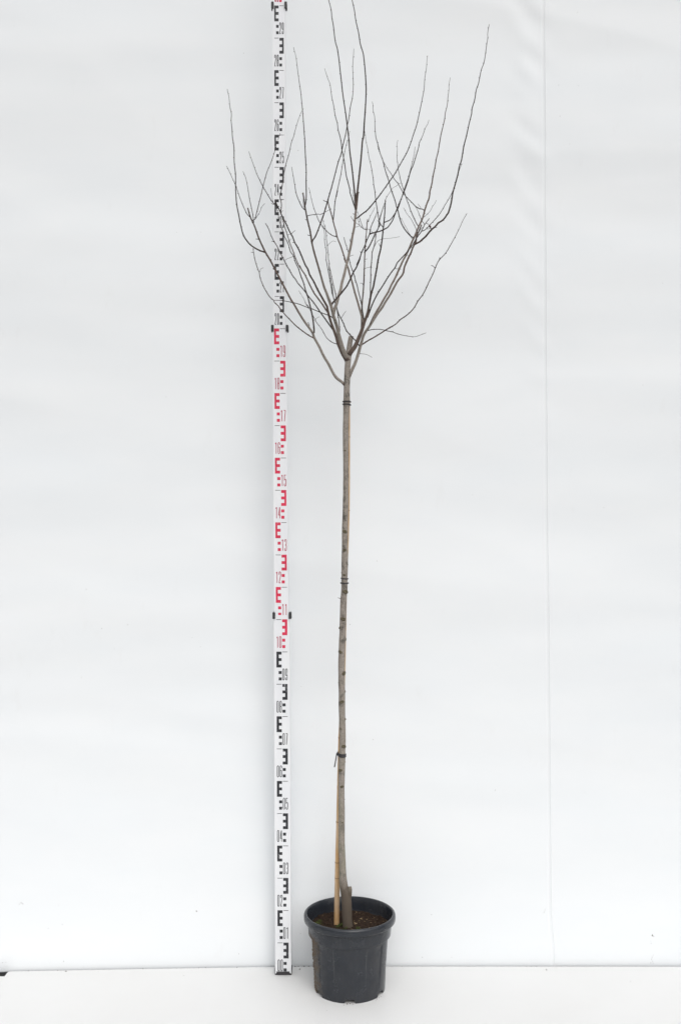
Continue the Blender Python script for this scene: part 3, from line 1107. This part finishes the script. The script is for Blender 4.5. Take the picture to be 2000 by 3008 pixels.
# ---- rear left leader
branch('b3', 'trunk', 'A 930,1720 840,1580 780,1450 730,1330 690,1180 640,1040 600,930 560,820 510,640 480,500 | G 1380,1180 1250,950 1100,680 990,450 880,270 830,110 760,0 | E 1110,2060 960,1700 840,1490 780,1330 690,1170 600,970 540,860 470,720 400,550 340,440 280,280',
       (5.4, 4.4, 3.6, 3.0, 2.5, 2.2, 1.9, 1.9, 1.6), -0.03, 'd', doff=0.007)
for s_ in ('E 600,880 580,860', 'E 750,1240 800,1190 860,1145', 'E 840,1500 800,1495 765,1488', 'E 945,1640 960,1610', 'E 780,1340 795,1300'):
    spur('b3', s_, 0.8, 0.45)
branch('b3a', 'b3', 'A 520,640 450,550 350,400 240,250 180,170 90,0 | G 740,260 650,130 590,0 | E 1010,2240 930,2100 850,1900 800,1760 720,1560 690,1480 640,1310 590,1150 540,1010 520,900 490,820', (2.3, 2.0, 1.7, 1.4, 0.9), 0.02, 'm')
for s_ in ('E 640,1275 700,1255 740,1240', 'E 690,1480 700,1430 745,1380', 'E 820,1890 770,1905 620,1965 560,2010'):
    spur('b3a', s_, 0.6, 0.35)
branch('b3t', 'b3', 'E 440,650 445,560 460,420 440,270 415,190 440,60 | 3 745,550 760,430 790,300 820,200 845,80 870,10 | 1 878,1545 912,1425 950,1315 985,1250', (1.3, 1.0, 0.7, 0.4), -0.04)
spur('b3t', 'E 450,290 475,270 495,235', 0.5, 0.3)
spur('b3t', 'E 450,640 480,600 505,565', 0.5, 0.3)
branch('b3u', 'b3', 'E 320,420 250,380 | 3 640,770 600,715 520,580 485,510 450,435 400,300 375,230 358,175', (1.2, 0.8, 0.45), -0.03)
spur('b3u', '3 635,755 620,680 610,600', 0.5, 0.35)
spur('b3u', '3 655,785 630,782 615,770', 0.9, 0.5)
branch('b3b', 'b3', 'A 640,1050 560,940 440,770 330,620 180,400 40,230 | G 740,740 620,600 540,510 460,380 380,280 280,100 210,0 | E 640,2210 560,2050 470,1880 390,1720 330,1590 250,1470 170,1310 90,1100 0,940', (2.0, 1.7, 1.4, 1.2, 0.9), -0.03, 'd')
spur('b3b', '3 650,1220 635,1212 617,1210', 0.8, 0.5)
branch('b3c', 'b3', 'A 735,1345 640,1320 560,1280 470,1200 420,1120 350,990 240,850 200,770 150,680 100,580 0,420 | 5 1050,400 1010,360 995,315 930,210', (1.0, 0.8, 0.35), -0.14)
spur('b3c', 'A 210,770 250,730 275,715 310,715', 0.5, 0.3)
# ---- right scaffolds
branch('rA', 'trunk', 'A 985,1570 1060,1475 1120,1390 1190,1230 1260,1060 1300,930 1340,810 | D 720,1740 780,1560 810,1400 850,1180 890,980 950,780 1010,450 1050,250 | B 1060,2130 1100,1900 1150,1700 1190,1450 1210,1280 1230,1080 1250,900 1270,650 1285,400 1288,260',
       (7.0, 5.6, 4.2, 2.8, 2.5, 2.3, 2.1, 1.8, 1.3), -0.20, 'd')
branch('rA1', 'rA', 'B 1288,290 1300,240 1330,180 1450,0 | 4 440,600 490,570 530,540', (0.6, 0.35), -0.03)
branch('rA4', 'rA', 'B 1225,1050 1190,1015 1150,970 1120,900 1080,700 1040,450 1010,250 985,0 | 4 225,560 220,500 205,400 185,300 170,240 155,140 135,60 | 2 130,1560 118,1500', (1.3, 1.0, 0.7, 0.4), 0.05)
spur('rA4', 'B 1120,920 1090,890 1065,850', 0.7, 0.5)
branch('rA5', 'rA', 'B 1250,915 1350,880 1450,820 | 4 500,840 540,725 600,545 620,490 640,420 665,320 690,210 700,120', (1.5, 1.2, 0.9, 0.45), 0.06)
spur('rA', 'B 1155,1620 1130,1580 1115,1520', 1.0, 0.7)
spur('rA', 'B 1085,2040 1060,1980', 0.8, 0.6)
spur('rA', 'D 860,960 880,970', 0.8, 0.6)
branch('rA2', 'rA', 'D 770,1690 810,1590 850,1480 900,1350 990,1150 1090,970 1200,800 1290,650 1400,480 1500,340 | C 0,2220 60,2080 160,1970 270,1850 400,1700 500,1560 570,1450 640,1330 740,1200 800,1080 850,980 900,910 990,795', (2.2, 1.9, 1.7, 1.5, 1.3, 0.7), -0.08, 'd')
branch('rA2a', 'rA2', 'C 775,1168 860,1130 960,1040 1010,980 1110,870 1260,700 1400,480 | 4 1040,800 1090,720 1130,640 1160,560 1200,420 1225,350 1242,318', (1.1, 0.9, 0.7, 0.4), -0.03)
branch('rA2b', 'rA2', 'C 845,985 820,930 770,880 740,800 640,550 580,460', (0.8, 0.5), 0.03)
spur('rA2a', 'C 900,1105 1000,1095 1130,1070 1210,1055', 0.6, 0.5)
spur('rA2', 'D 1085,970 1070,920', 0.8, 0.6)
spur('rA2', 'C 0,2240 90,2258 180,2260', 0.6, 0.35)
spur('rA2', 'C 290,1850 340,1862 400,1865', 0.6, 0.4)
branch('stalk', 'rA2', 'C 880,940 920,945 960,972', (0.8, 0.6), -0.004, buds=False, objname='spur', step=2)
branch('rA3', 'rA', 'D 845,1170 860,1000 858,900 865,700 870,480 870,300 890,130 | B 880,2180 900,1950 910,1780 950,1650 1000,1430 1025,1250', (1.5, 1.3, 1.2, 0.9), 0.05, 'd')
spur('rA3', 'B 980,1600 1030,1500 1100,1430 1220,1390 1400,1375 1560,1350 | C 140,1325', 0.6, 0.3)
spur('rA3', 'B 1010,1340 980,1270 900,1180 800,1110 680,1070', 0.6, 0.35)
branch('rB', 'trunk', 'A 955,2130 1000,2045 1050,1930 1120,1780 1180,1600 1230,1430 1270,1290 1310,1150 1370,1040 | D 760,2050 860,1900 960,1740 1080,1560 1200,1400 1300,1230 1400,1080 1500,900 | 6 500,100 560,20 | C 270,2200 340,2030 400,1900 460,1780 500,1660 550,1560 600,1460 620,1300 680,1180 730,1060 765,980',
       (5.0, 4.6, 4.2, 3.8, 3.4, 3.0, 2.8, 2.7, 2.4, 1.7), -0.03, 'p')
branch('rB1', 'rB', 'C 580,1540 620,1515 700,1480 800,1390 890,1310 960,1220 1060,1110 1160,1030 1240,930 1330,880 1410,810 1480,710 1530,640 | 4 1090,860 1115,770 1135,650 1160,560 1190,450 1210,350 1235,270 1260,120 1290,0 | 2 1325,1410 1350,1310 1355,1250 1385,1150 1405,1030 1430,960 1460,810 1495,710 1520,540 1535,440 1535,380 1553,280', (2.9, 2.5, 2.1, 1.7, 1.3, 0.9, 0.6), -0.14, 'd')
branch('rB2', 'rB', 'A 1285,1345 1400,1270 1500,1210 | D 850,2330 1150,2150 1300,2050 1450,1960 | 6 370,660 480,595 530,545 610,490 680,420 740,320 780,270 830,180 860,110 910,10 | 4 935,1510 975,1430 1050,1350 1110,1250 1165,1150 1225,1030 1240,990 1297,890', (2.2, 1.8, 1.5, 1.2, 0.9, 0.5), -0.18, 'm')
spur('rB2', '4 975,1435 980,1415 985,1390', 0.9, 0.6)
spur('rB2', '4 928,1515 905,1495 885,1488', 0.8, 0.7)
spur('rB2', '6 515,560 522,540', 0.8, 0.6)
branch('rB3', 'rB', 'D 790,2065 900,2040 1060,2030 1200,2040 1310,2070 1450,2100 | 6 440,685 500,708 580,728 690,742 760,722 827,697', (1.2, 0.9, 0.5), -0.16)
spur('rB3', '6 430,685 452,678', 0.7, 0.5)
branch('rB4', 'rB', 'A 1215,1560 1320,1565 1400,1585 1510,1645', (0.6, 0.45, 0.25), -0.03, buds=False)
branch('rB5', 'rB', 'D 840,1900 900,1750 935,1690', (1.5, 1.1), -0.02, 'p', buds=False)
branch('rC', 'rB', 'D 860,1900 900,1800 960,1660 1060,1480 1160,1320 1260,1140 1370,960 1460,760 1568,560 | C 160,2160 240,1990 320,1850 380,1720 440,1580 500,1440 560,1330 610,1200 660,1080 720,950 780,820 830,660 850,570 890,450 930,330 970,240 1000,80 | 4 870,640 895,540 905,470 930,350 945,260 965,180 985,60 | 2 998,1550 1025,1440 1040,1370 1048,1300 1070,1210 1078,1120 1090,1030 1090,980 1105,893',
       (3.0, 2.9, 2.8, 2.6, 2.4, 2.1, 1.5, 1.2, 0.8, 0.45), 0.06, 'm')
branch('rC1', 'rC', 'C 845,570 780,530 710,525 600,460 480,340 390,250 290,140 200,0 | 4 500,540 465,500 430,440 380,370 330,280 300,200 268,110', (1.3, 1.0, 0.7, 0.45), -0.07)
spur('rC1', 'C 740,505 720,465 690,430 660,380', 0.6, 0.35)
branch('rC2', 'rC', 'C 835,758 930,670 1010,590 1080,450 1150,360 1185,280', (0.7, 0.55, 0.35), -0.05)
branch('rC3', 'rC', 'C 680,1030 660,1015 620,950 560,830 480,650 440,550 400,420 350,300 310,180 | 4 570,620 540,530 520,440 505,370 500,300 492,250 495,150 492,100 502,45', (1.2, 0.9, 0.7, 0.4), 0.05)
branch('rC4', 'rC', 'C 545,1365 520,1350 440,1300 330,1180 250,1070 180,930 140,810 100,650 80,560 40,460 0,290 | 4 420,600 400,520 360,400 330,280 300,200 275,100 250,10 | 2 240,1470 235,1340 218,1275 215,1200 208,1170', (1.8, 1.5, 1.2, 0.9, 0.5), -0.10)
branch('rC5', 'rB', 'C 665,1280 620,1140 560,1010 450,800 350,680 240,490', (0.7, 0.55, 0.4), 0.02)
branch('rC6', 'rC', 'C 520,1405 480,1370 400,1230 330,1080 260,960 230,890 150,780', (0.7, 0.5, 0.35), 0.02)
spur('rB', 'C 690,1180 740,1110 790,1060', 0.5, 0.4)
spur('rC', 'C 550,1340 530,1310', 0.8, 0.5)
# ---- upright shoots between the two sides
branch('m', 'rA', 'D 650,1840 640,1800 610,1650 560,1480 480,1200 400,930 330,660 270,470 210,240 110,0 | F 1330,2050 1250,1800 1180,1590 1110,1420 1070,1300 1050,1180 1000,1020 960,850 890,600 830,380 810,250', (3.2, 2.8, 2.5, 2.2, 2.0, 1.8, 1.4), 0.09, 'm')
branch('m1', 'm', 'F 1075,1335 1060,1330 1000,1310 950,1295 850,1230 740,1120 640,1010 590,930 530,820 470,660 420,530 380,400 330,200 290,0 | 3 1045,592', (1.1, 0.8, 0.4), -0.03)
branch('m2', 'm', 'F 965,850 985,680 1000,560 1005,450 1030,260 1060,130 1095,0 | 3 1360,690 1410,470 1425,380 1450,230 1480,90 1500,40 | 1 1505,1560 1518,1510', (1.4, 1.1, 0.8, 0.4), 0.02)
spur('m', 'F 805,335 770,315 720,300 680,270', 1.0, 0.8)
spur('m', 'F 890,545 910,515', 0.8, 0.5)
branch('r4', 'rA', 'D 600,2060 605,1800 608,1550 625,1250 650,980 670,700 680,430 690,150 | B 690,2000 700,1800 715,1600 725,1400 745,1200 760,1000 775,850 780,820', (2.1, 2.1, 2.0, 1.8, 1.6, 1.1), 0.06, 'p')
branch('r4a', 'r4', 'B 785,890 800,870 860,730 950,560 985,475', (0.7, 0.4), 0.02)
spur('r4', 'B 780,900 825,870', 0.7, 0.5)
spur('r4', 'B 720,1620 740,1605 760,1600', 0.5, 0.35)
spur('r4', 'B 705,1975 740,1975 770,1965', 0.5, 0.35)
spur('r4', 'B 700,2245 780,2215 850,2208 910,2215', 0.5, 0.35)
spur('r4', 'D 650,740 635,715 610,705 555,705', 0.7, 0.4)
branch('r6', 'r4', 'B 700,1755 730,1735 800,1650 880,1500 960,1320 1040,1170 1090,1060 1110,900 1150,740 1210,530 1270,350', (1.9, 1.7, 1.3, 0.6), -0.05)
branch('r6b', 'r6', 'B 1085,1070 1115,1030 1140,990 1118,890', (1.2, 0.8), 0.0, buds=False)
branch('r4b', 'r4', 'B 745,1125 700,1110 655,1098 625,1020 560,830 485,590', (0.9, 0.7, 0.35), 0.02)
branch('r4c', 'r4', 'B 745,1125 665,1105 600,1050 555,1005 510,840 465,690', (0.8, 0.6, 0.35), -0.02)
spur('r4c', 'B 555,1008 500,965 440,925', 0.6, 0.4)
branch('tw', 'rA', 'D 690,1790 670,1720 650,1620 620,1400 570,1150 520,970 480,780 430,620 370,400 290,190 250,0 | B 230,1800 190,1660 130,1480 100,1340', (1.6, 1.3, 1.0, 0.7), 0.05, 'd')
spur('tw', 'D 435,640 415,635 395,630', 0.7, 0.5)
spur('tw', 'B 200,1700 180,1690 160,1680', 0.7, 0.5)
branch('u', 'rB', 'A 1240,1400 1210,1370 1150,1280 1080,1210 1000,1120 920,1030 860,880 800,760 740,640 690,480 650,350 610,220 590,170 575,60 | F 790,2130 765,1970 770,1750 740,1600 715,1420 720,1260 695,1100 690,960 675,835', (1.9, 1.6, 1.3, 1.0, 0.7, 0.45), -0.10, 'd')
branch('u2', 'u', 'A 615,235 608,190 605,100 590,0 | F 850,2250 860,2100 830,1980 825,1800 805,1690 800,1580 770,1380 770,1250 740,1100 735,980', (1.0, 0.8, 0.6), 0.02)
spur('u2', 'F 810,1590 830,1550 890,1495 960,1450 1050,1475', 0.5, 0.35)
spur('u', 'A 800,745 850,660 910,575', 0.7, 0.4)
spur('u', 'A 875,910 868,880 865,850', 0.7, 0.4)
spur('u', 'A 920,1040 910,1050', 0.9, 0.7)

# dead leaf caught on a twig
kd = BR['stalk']['d'][-1]
leaf_base = px(1160 + 960 / 9.8, 560 + 972 / 9.8, kd)
mb = MB()
A_, B_ = leaf_base, px(1160 + 1035 / 9.8, 560 + 1090 / 9.8, kd - 0.004)
ax_ = (B_ - A_)
sd_ = Vector((ax_.z, 0.4 * ax_.length, -ax_.x)).normalized()
nrm = ax_.cross(sd_).normalized()
vs, fs = [], []
for i in range(7):
    s_ = i / 6
    w_ = (math.sin(math.pi * min(1, s_ * 1.02)) ** 0.8) * 0.0028 + 0.0002
    c = A_ + ax_ * s_ + nrm * 0.0016 * math.sin(s_ * 5)
    vs += [c - sd_ * w_ + nrm * 0.0013, c, c + sd_ * w_ * 0.9 + nrm * 0.0016]
for i in range(6):
    for k in (0, 1):
        a = i * 3 + k
        fs.append((a, a + 1, a + 4, a + 3))
mb.add(vs, fs)
lf = link('leaf', mb.mesh('leaf', tree_base), M_LEAF, BR['rA2']['part'])
lf['label'] = 'single curled brown dead leaf'
md = lf.modifiers.new('thickness', 'SOLIDIFY'); md.thickness = 0.0004

# knots on the trunk: (pixel x, y, radius px, squash)
KN = [('p', 940, 1480, 5.9, [(445, 1520, 38), (400, 1990, 36), (425, 800, 26), (428, 480, 32), (312, 2150, 24), (450, 2345, 24), (480, 1055, 14), (368, 1190, 15), (420, 1230, 22), (385, 515, 12), (400, 115, 12)]),
      ('p', 940, 1880, 5.9, [(345, 200, 32), (418, 570, 36), (312, 735, 14), (440, 890, 20), (375, 1065, 32), (445, 1370, 20), (415, 1835, 33), (347, 2250, 30), (360, 1530, 20)]),
      ('p', 920, 2180, 5.9, [(495, 760, 26), (558, 340, 14), (545, 990, 9), (505, 1380, 14)]),
      ('p', 940, 1080, 5.9, [(430, 1440, 16), (425, 715, 10), (395, 1435, 8)])]


def trunk_at(y):
    for (xa, ya, ra), (xb, yb, rb) in zip(tp, tp[1:]):
        if yb <= y <= ya:
            k = (ya - y) / max(1e-6, ya - yb)
            return xa + (xb - xa) * k, ra + (rb - ra) * k
    return tp[-1][0], tp[-1][2]


knot_meshes = []
for v in range(4):
    r2 = random.Random(100 + v)
    mb = MB()
    prof_k = [(1.05, -0.25), (0.98, 0.05), (0.82, 0.24), (0.62, 0.32), (0.46, 0.28), (0.34, 0.14), (0.16, 0.10)]
    n = 12
    vs, fs = [], []
    for j, (r, h) in enumerate(prof_k):
        for i in range(n):
            a = 2 * math.pi * i / n
            k = 1 + 0.16 * math.sin(a * 2 + v) + r2.uniform(-0.09, 0.09)
            vs.append((r * k * math.cos(a), r * k * math.sin(a) * 0.95, h + r2.uniform(-0.05, 0.05)))
    vs.append((0, 0, 0.14))
    for j in range(len(prof_k) - 1):
        for i in range(n):
            a, b = j * n + i, j * n + (i + 1) % n
            fs.append((a, b, b + n, a + n))
    for i in range(n):
        fs.append(((len(prof_k) - 1) * n + i, (len(prof_k) - 1) * n + (i + 1) % n, len(prof_k) * n))
    mb.add(vs, fs)
    me = mb.mesh('knot')
    me.materials.append(M_KNOT)
    knot_meshes.append(me)
kr = random.Random(5)
for _, ox, oy, sc, items in KN:
    for (kx, ky, rr) in items:
        x, y = ox + kx / sc, oy + ky / sc
        cx_, cr = trunk_at(y)
        d = trunk_depth(y)
        s_ = max(-0.99, min(0.99, (x - cx_) / cr))
        if abs((x - cx_) / cr) > 0.98:
            s_ = math.copysign(0.985, s_)
        c = math.sqrt(1 - s_ * s_)
        nr = Vector((s_, -c, 0.12)).normalized()
        pos = px(cx_, y, d) + Vector((s_, -c, 0)) * (cr / F * d * 0.95)
        o = link('knot', kr.choice(knot_meshes), None, trunk)
        o.location = pos - tree_base
        o.rotation_euler = nr.to_track_quat('Z', 'Y').to_euler()
        q = rr / sc / F * d
        o.scale = (q * 1.1, q * 1.15, q * 1.6)

# healed stub at the foot of the trunk and small side thorn
mb = MB()
dd = trunk_depth(2620)
tube(mb, [px(1021, 2668, dd), px(1023.5, 2645, dd - 0.001), px(1025.6, 2626, dd - 0.003), px(1027.2, 2611, dd - 0.004), px(1027.2, 2605.0, dd - 0.0035)],
     [q / F * dd for q in (7.5, 8.0, 7.6, 6.6, 5.0)], 16, [0.95] * 5, bump=0.14)
link('stub', mb.mesh('stub', tree_base, True), M_BARK, trunk)
mb = MB()
dd = trunk_depth(1758)
tube(mb, [px(1001, 1759, dd - 0.004), px(996, 1757, dd - 0.008), px(991, 1755.5, dd - 0.010)], [q / F * dd for q in (1.3, 0.8, 0.35)], 6, 0.5)
link('thorn', mb.mesh('thorn', tree_base, True), M_BARK, trunk)
# sawn face on the stub of the leader
mb = MB()
dd = trunk_depth(989)
c = px(1031.3, 988.4, dd)
vs = [c + Vector((0, 0, 0.0007))]
for i in range(20):
    a = 2 * math.pi * i / 20
    vs.append(c + Vector((math.cos(a) * 0.0074, math.sin(a) * 0.0074, 0.0002)))
for i in range(20):
    a = 2 * math.pi * i / 20
    vs.append(c + Vector((math.cos(a) * 0.0071, math.sin(a) * 0.0071, -0.003)))
fs = [(0, 1 + i, 1 + (i + 1) % 20) for i in range(20)] + [(1 + i, 21 + i, 21 + (i + 1) % 20, 1 + (i + 1) % 20) for i in range(20)]
mb.add(vs, fs)
link('cut_face', mb.mesh('cut_face', tree_base), M_CUT, trunk, smooth=False)

# ------------------------------------------------------------------ bamboo cane
CANE = [(988.8, 2709, 8.1), (989.8, 2637, 7.8), (990.8, 2574, 7.6), (992.4, 2500, 7.4), (994.4, 2417, 7.2), (997.2, 2299, 7.0), (1000.0, 2180, 6.8), (1004.0, 2080, 6.6), (1007.8, 1990, 6.4),
        (1010.8, 1850, 6.2), (1014.2, 1700, 6.0), (1018.2, 1600, 5.9), (1021.6, 1480, 5.7), (1022.6, 1300, 5.5), (1022.8, 1200, 5.4), (1022.6, 1166, 5.3)]


def cane_depth(y):
    k = smooth01((2700 - y) / 260.0)
    return trunk_depth(y) + 0.030 + (0.0168 - 0.030) * k


NODES = [2533, 2575, 2585, 2415, 2312, 2290, 2165, 2010, 1850, 1677, 1500, 1497, 1404, 1286]
cp = catmull(CANE, 4.0)
cpts = [px(x, y, cane_depth(y)) for x, y, r in cp]
crad = []
for x, y, r in cp:
    k = max([math.exp(-((y - q) / 3.0) ** 2) for q in NODES])
    crad.append(r * (1 + 0.07 * k) / F * cane_depth(y))
cpts = [cpts[0] - Vector((0, 0, 0.05))] + cpts
crad = [crad[0]] + crad
cane_base = cpts[0].copy()
cane = empty('bamboo_cane', cane_base, 'pale tan bamboo cane stuck in the pot and tied behind the trunk', 'cane')
mb = MB()
tube(mb, cpts, crad, 18, 0.0)
shaft = link('shaft', mb.mesh('shaft', cane_base), M_CANE, cane)
M_NODE = plain('bamboo_node', (0.20, 0.125, 0.065), 0.6, 0.3, 0.35, 200)
for yq in (2533, 2577, 2415, 2165, 1497, 1286):
    k = min(range(len(cp)), key=lambda i: abs(cp[i][1] - yq))
    p = cpts[k + 1]
    t = (cpts[k + 2] - cpts[k]).normalized()
    mb = MB()
    rr = crad[k + 1]
    tube(mb, [p - t * 0.0012, p - t * 0.0004, p + t * 0.0004, p + t * 0.0012], [rr * 0.995, rr * 1.035, rr * 1.035, rr * 0.995], 18, cap=False)
    link('node_ring', mb.mesh('node_ring', cane_base), M_NODE, cane)


# ------------------------------------------------------------------ tree ties
def centre_at(P, y, dep):
    for (xa, ya, ra), (xb, yb, rb) in zip(P, P[1:]):
        if yb <= y <= ya:
            k = (ya - y) / max(1e-6, ya - yb)
            x, r = xa + (xb - xa) * k, ra + (rb - ra) * k
            return px(x, y, dep(y)), r / F * dep(y)
    x, y2, r = P[-1]
    return px(x, y2, dep(y2)), r / F * dep(y2)


def loop_pts(y, extra, tilt=0.0, n=48):
    """loop round trunk and cane at photograph row y"""
    (a, ra), (b, rb) = centre_at(tp, y, trunk_depth), centre_at(cp, y, cane_depth)
    pts = []
    zc = a.z
    cen = (a + b) / 2
    for i in range(n):
        t = 2 * math.pi * i / n
        u = Vector((math.cos(t), math.sin(t), 0))
        sa = a.dot(u) + ra * 1.03
        sb = b.dot(u) + rb * 1.03
        best = a + u * (ra * 1.03 + extra) if sa >= sb else b + u * (rb * 1.03 + extra)
        pts.append(Vector((best.x, best.y, zc + tilt * (best.x - cen.x))))
    # resample evenly
    return pts


def ring_mesh(y, rad, tilt=0.0, flat=1.0):
    P = loop_pts(y, rad * 0.6, tilt)
    n, m = len(P), 8
    mb = MB()
    cen = sum(P, Vector()) / n
    vs, fs = [], []
    for i, p in enumerate(P):
        t = (P[(i + 1) % n] - P[i - 1])
        o = Vector((t.y, -t.x, 0)).normalized()
        for k in range(m):
            a = 2 * math.pi * k / m
            vs.append(p + o * rad * math.cos(a) + Vector((0, 0, 1)) * rad * flat * math.sin(a))
    for i in range(n):
        for k in range(m):
            a, b = i * m + k, i * m + (k + 1) % m
            c_, d_ = ((i + 1) % n) * m + (k + 1) % m, ((i + 1) % n) * m + k
            fs.append((a, d_, c_, b))
    mb.add(vs, fs)
    return mb


def tie(y, rings, label):
    base, _ = centre_at(tp, y, trunk_depth)
    e = empty('tree_tie', base, label, 'tie', 'ties holding the trunk to the cane')
    for (yy, rad, tilt, flat) in rings:
        mb = ring_mesh(yy, rad, tilt, flat)
        link('band', mb.mesh('band', base), M_RUBBER, e)
    return e, base


tie(1184, [(1179.5, 0.0021, 0.03, 1.0), (1188, 0.0021, -0.03, 1.0)], 'double black rubber ring tie just under the fork of the crown')
tie(1706, [(1699.5, 0.0016, -0.10, 1.0), (1713, 0.0021, -0.03, 1.0)], 'double dark ring tie halfway up the trunk above a round knot')
e, tb = tie(2218, [(2215.5, 0.0015, -0.08, 1.9), (2220.5, 0.0015, -0.06, 1.9)], 'black strap tie low on the trunk with a loose hanging tail')
dk = cane_depth(2215) - 0.010
mb = MB()
tube(mb, [px(995, 2217, dk - 0.002), px(991.5, 2214, dk - 0.004), px(989.5, 2212, dk - 0.003), px(988.6, 2215.5, dk - 0.003), px(991, 2218, dk - 0.004), px(995.5, 2219.5, dk - 0.003)], [0.0015] * 6, 8)
link('tie_knot', mb.mesh('tie_knot', tb), M_RUBBER, e)
mb = MB()
tube(mb, catmull([(989.3, 2213, 0), (987.8, 2222, 0), (985.5, 2236, 0), (982.3, 2253.5, 0)], 4) and [px(x, y, dk - 0.004) for x, y, _ in catmull([(989.3, 2213, 0), (987.8, 2222, 0), (985.5, 2236, 0), (982.3, 2253.5, 0)], 4)],
     [0.0017] * len(catmull([(989.3, 2213, 0), (987.8, 2222, 0), (985.5, 2236, 0), (982.3, 2253.5, 0)], 4)), 8)
link('tail', mb.mesh('tail', tb), M_RUBBER, e)

# ------------------------------------------------------------------ crumbs on the floor and specks on the tarpaulin
mb = MB()
rng = random.Random(31)
for (x, y, r) in ((195, 2854, 2.6), (1604, 2849.5, 2.2), (880, 2848, 2.6), (697, 2841, 1.6), (877, 2838.6, 1.8), (893, 2838.4, 2.2), (907, 2838, 2.4), (867, 2838.6, 1.5), (604, 2840, 1.5), (584, 2841, 1.2),
                  (421, 2843.5, 1.6), (170, 2849, 1.4), (85, 2851, 1.6), (1120, 2840, 1.0), (1180, 2839, 1.2), (1375, 2838, 1.0), (1545, 2837.6, 1.3), (1560, 2837.6, 1.5), (1575, 2837.6, 1.4), (1010, 2953, 1.6), (1020, 2950, 2.4), (1028, 2949, 2.0), (1036, 2950, 1.8),
                  (1107, 2935, 1.8), (1113, 2931, 1.5), (1119, 2928, 1.1), (1104, 2939, 1.0), (1850, 2883, 1.0), (960, 2968, 1.0), (540, 2866, 0.9)):
    d = CAM_H * F / (y - 1504)
    d = min(d, edge_depth((x - 1000) / F * d) - 0.004)
    p = px(x, y, d)
    s_ = r / F * d
    crumb(mb, (p.x, p.y, s_ * 0.35), s_, 0.5, 1.5)
for i in range(120):
    x = rng.uniform(40, 1990)
    d = edge_depth((x - 1000) / F * 3.29) - rng.random() ** 2 * 0.02 - 0.003
    s_ = rng.uniform(0.0002, 0.0007)
    crumb(mb, ((x - 1000) / F * 3.29, d, s_ * 0.3), s_, 0.5, 1.5)
tag(link('floor_crumbs', mb.mesh('floor_crumbs'), M_DIRT, smooth=False), 'dark crumbs of dirt along the rear edge of the white floor', 'crumbs', kind='stuff')

mb = MB()
for (x, y, r) in ((1915, 2748, 3.0), (1919, 2751, 1.6), (1910, 2764, 1.2), (1911, 2771, 1.3), (1917, 2806, 1.2), (1914, 2812, 1.6), (1912, 2818, 1.5), (1915, 2824, 1.4), (1910, 2828, 1.4), (1917, 2829, 1.0), (577, 2676, 2.2), (579, 2678, 1.4), (876, 442, 1.5),
                  (1095, 2173, 1.2), (1454, 2321, 1.5), (1597, 2680, 1.4), (1600, 2672, 1.2), (883, 2743, 1.3), (63, 2652, 1.6), (68, 2655, 1.8), (58, 2656, 1.3), (173, 2659, 1.1), (8, 2828, 1.5), (18, 2827, 1.2), (184, 2716, 1.3), (143, 2727, 1.2), (188, 2824, 1.3),
                  (1772, 1491, 1.3), (1716, 2328, 1.0), (1640, 250, 1.2), (1698, 252, 1.1), (1531, 150, 1.2), (1695, 36, 1.2), (1267, 2687, 1.3), (1240, 2812, 1.2), (1326, 2812, 1.0), (702, 2802, 1.2), (520, 682, 0.9), (1181, 860, 1.4), (300, 1846, 1.1), (337, 1906, 0.9), (589, 1900, 0.9), (565, 1873, 0.8), (1028, 1834, 1.4), (716, 156, 1.1)):
    d = 3.33
    for _ in range(6):
        p = px(x, y, d)
        d = wall_depth(p.x, p.z) + (0.0006 if p.x > seam_x(p.z) else 0.0)
    p = px(x, y, d)
    s_ = r / F * d * 0.8
    vs = []
    for dx, dy, dz_ in ((1, 0, 0), (-1, 0, 0), (0, -0.5, 0), (0, 0.5, 0), (0, 0, 1.3), (0, 0, -1.3)):
        k = rng.uniform(0.6, 1.3) * s_
        vs.append((p.x + dx * k, p.y + dy * k, p.z + dz_ * k))
    mb.add(vs, [(0, 4, 2), (4, 1, 2), (1, 5, 2), (5, 0, 2), (4, 0, 3), (1, 4, 3), (5, 1, 3), (0, 5, 3)])
tag(link('dirt_specks', mb.mesh('dirt_specks'), plain('speck_dirt', (0.12, 0.105, 0.09), 0.9, 0.1, 0.5, 300), smooth=False), 'tiny dirt specks stuck to the white tarpaulins', 'dirt specks', kind='stuff')
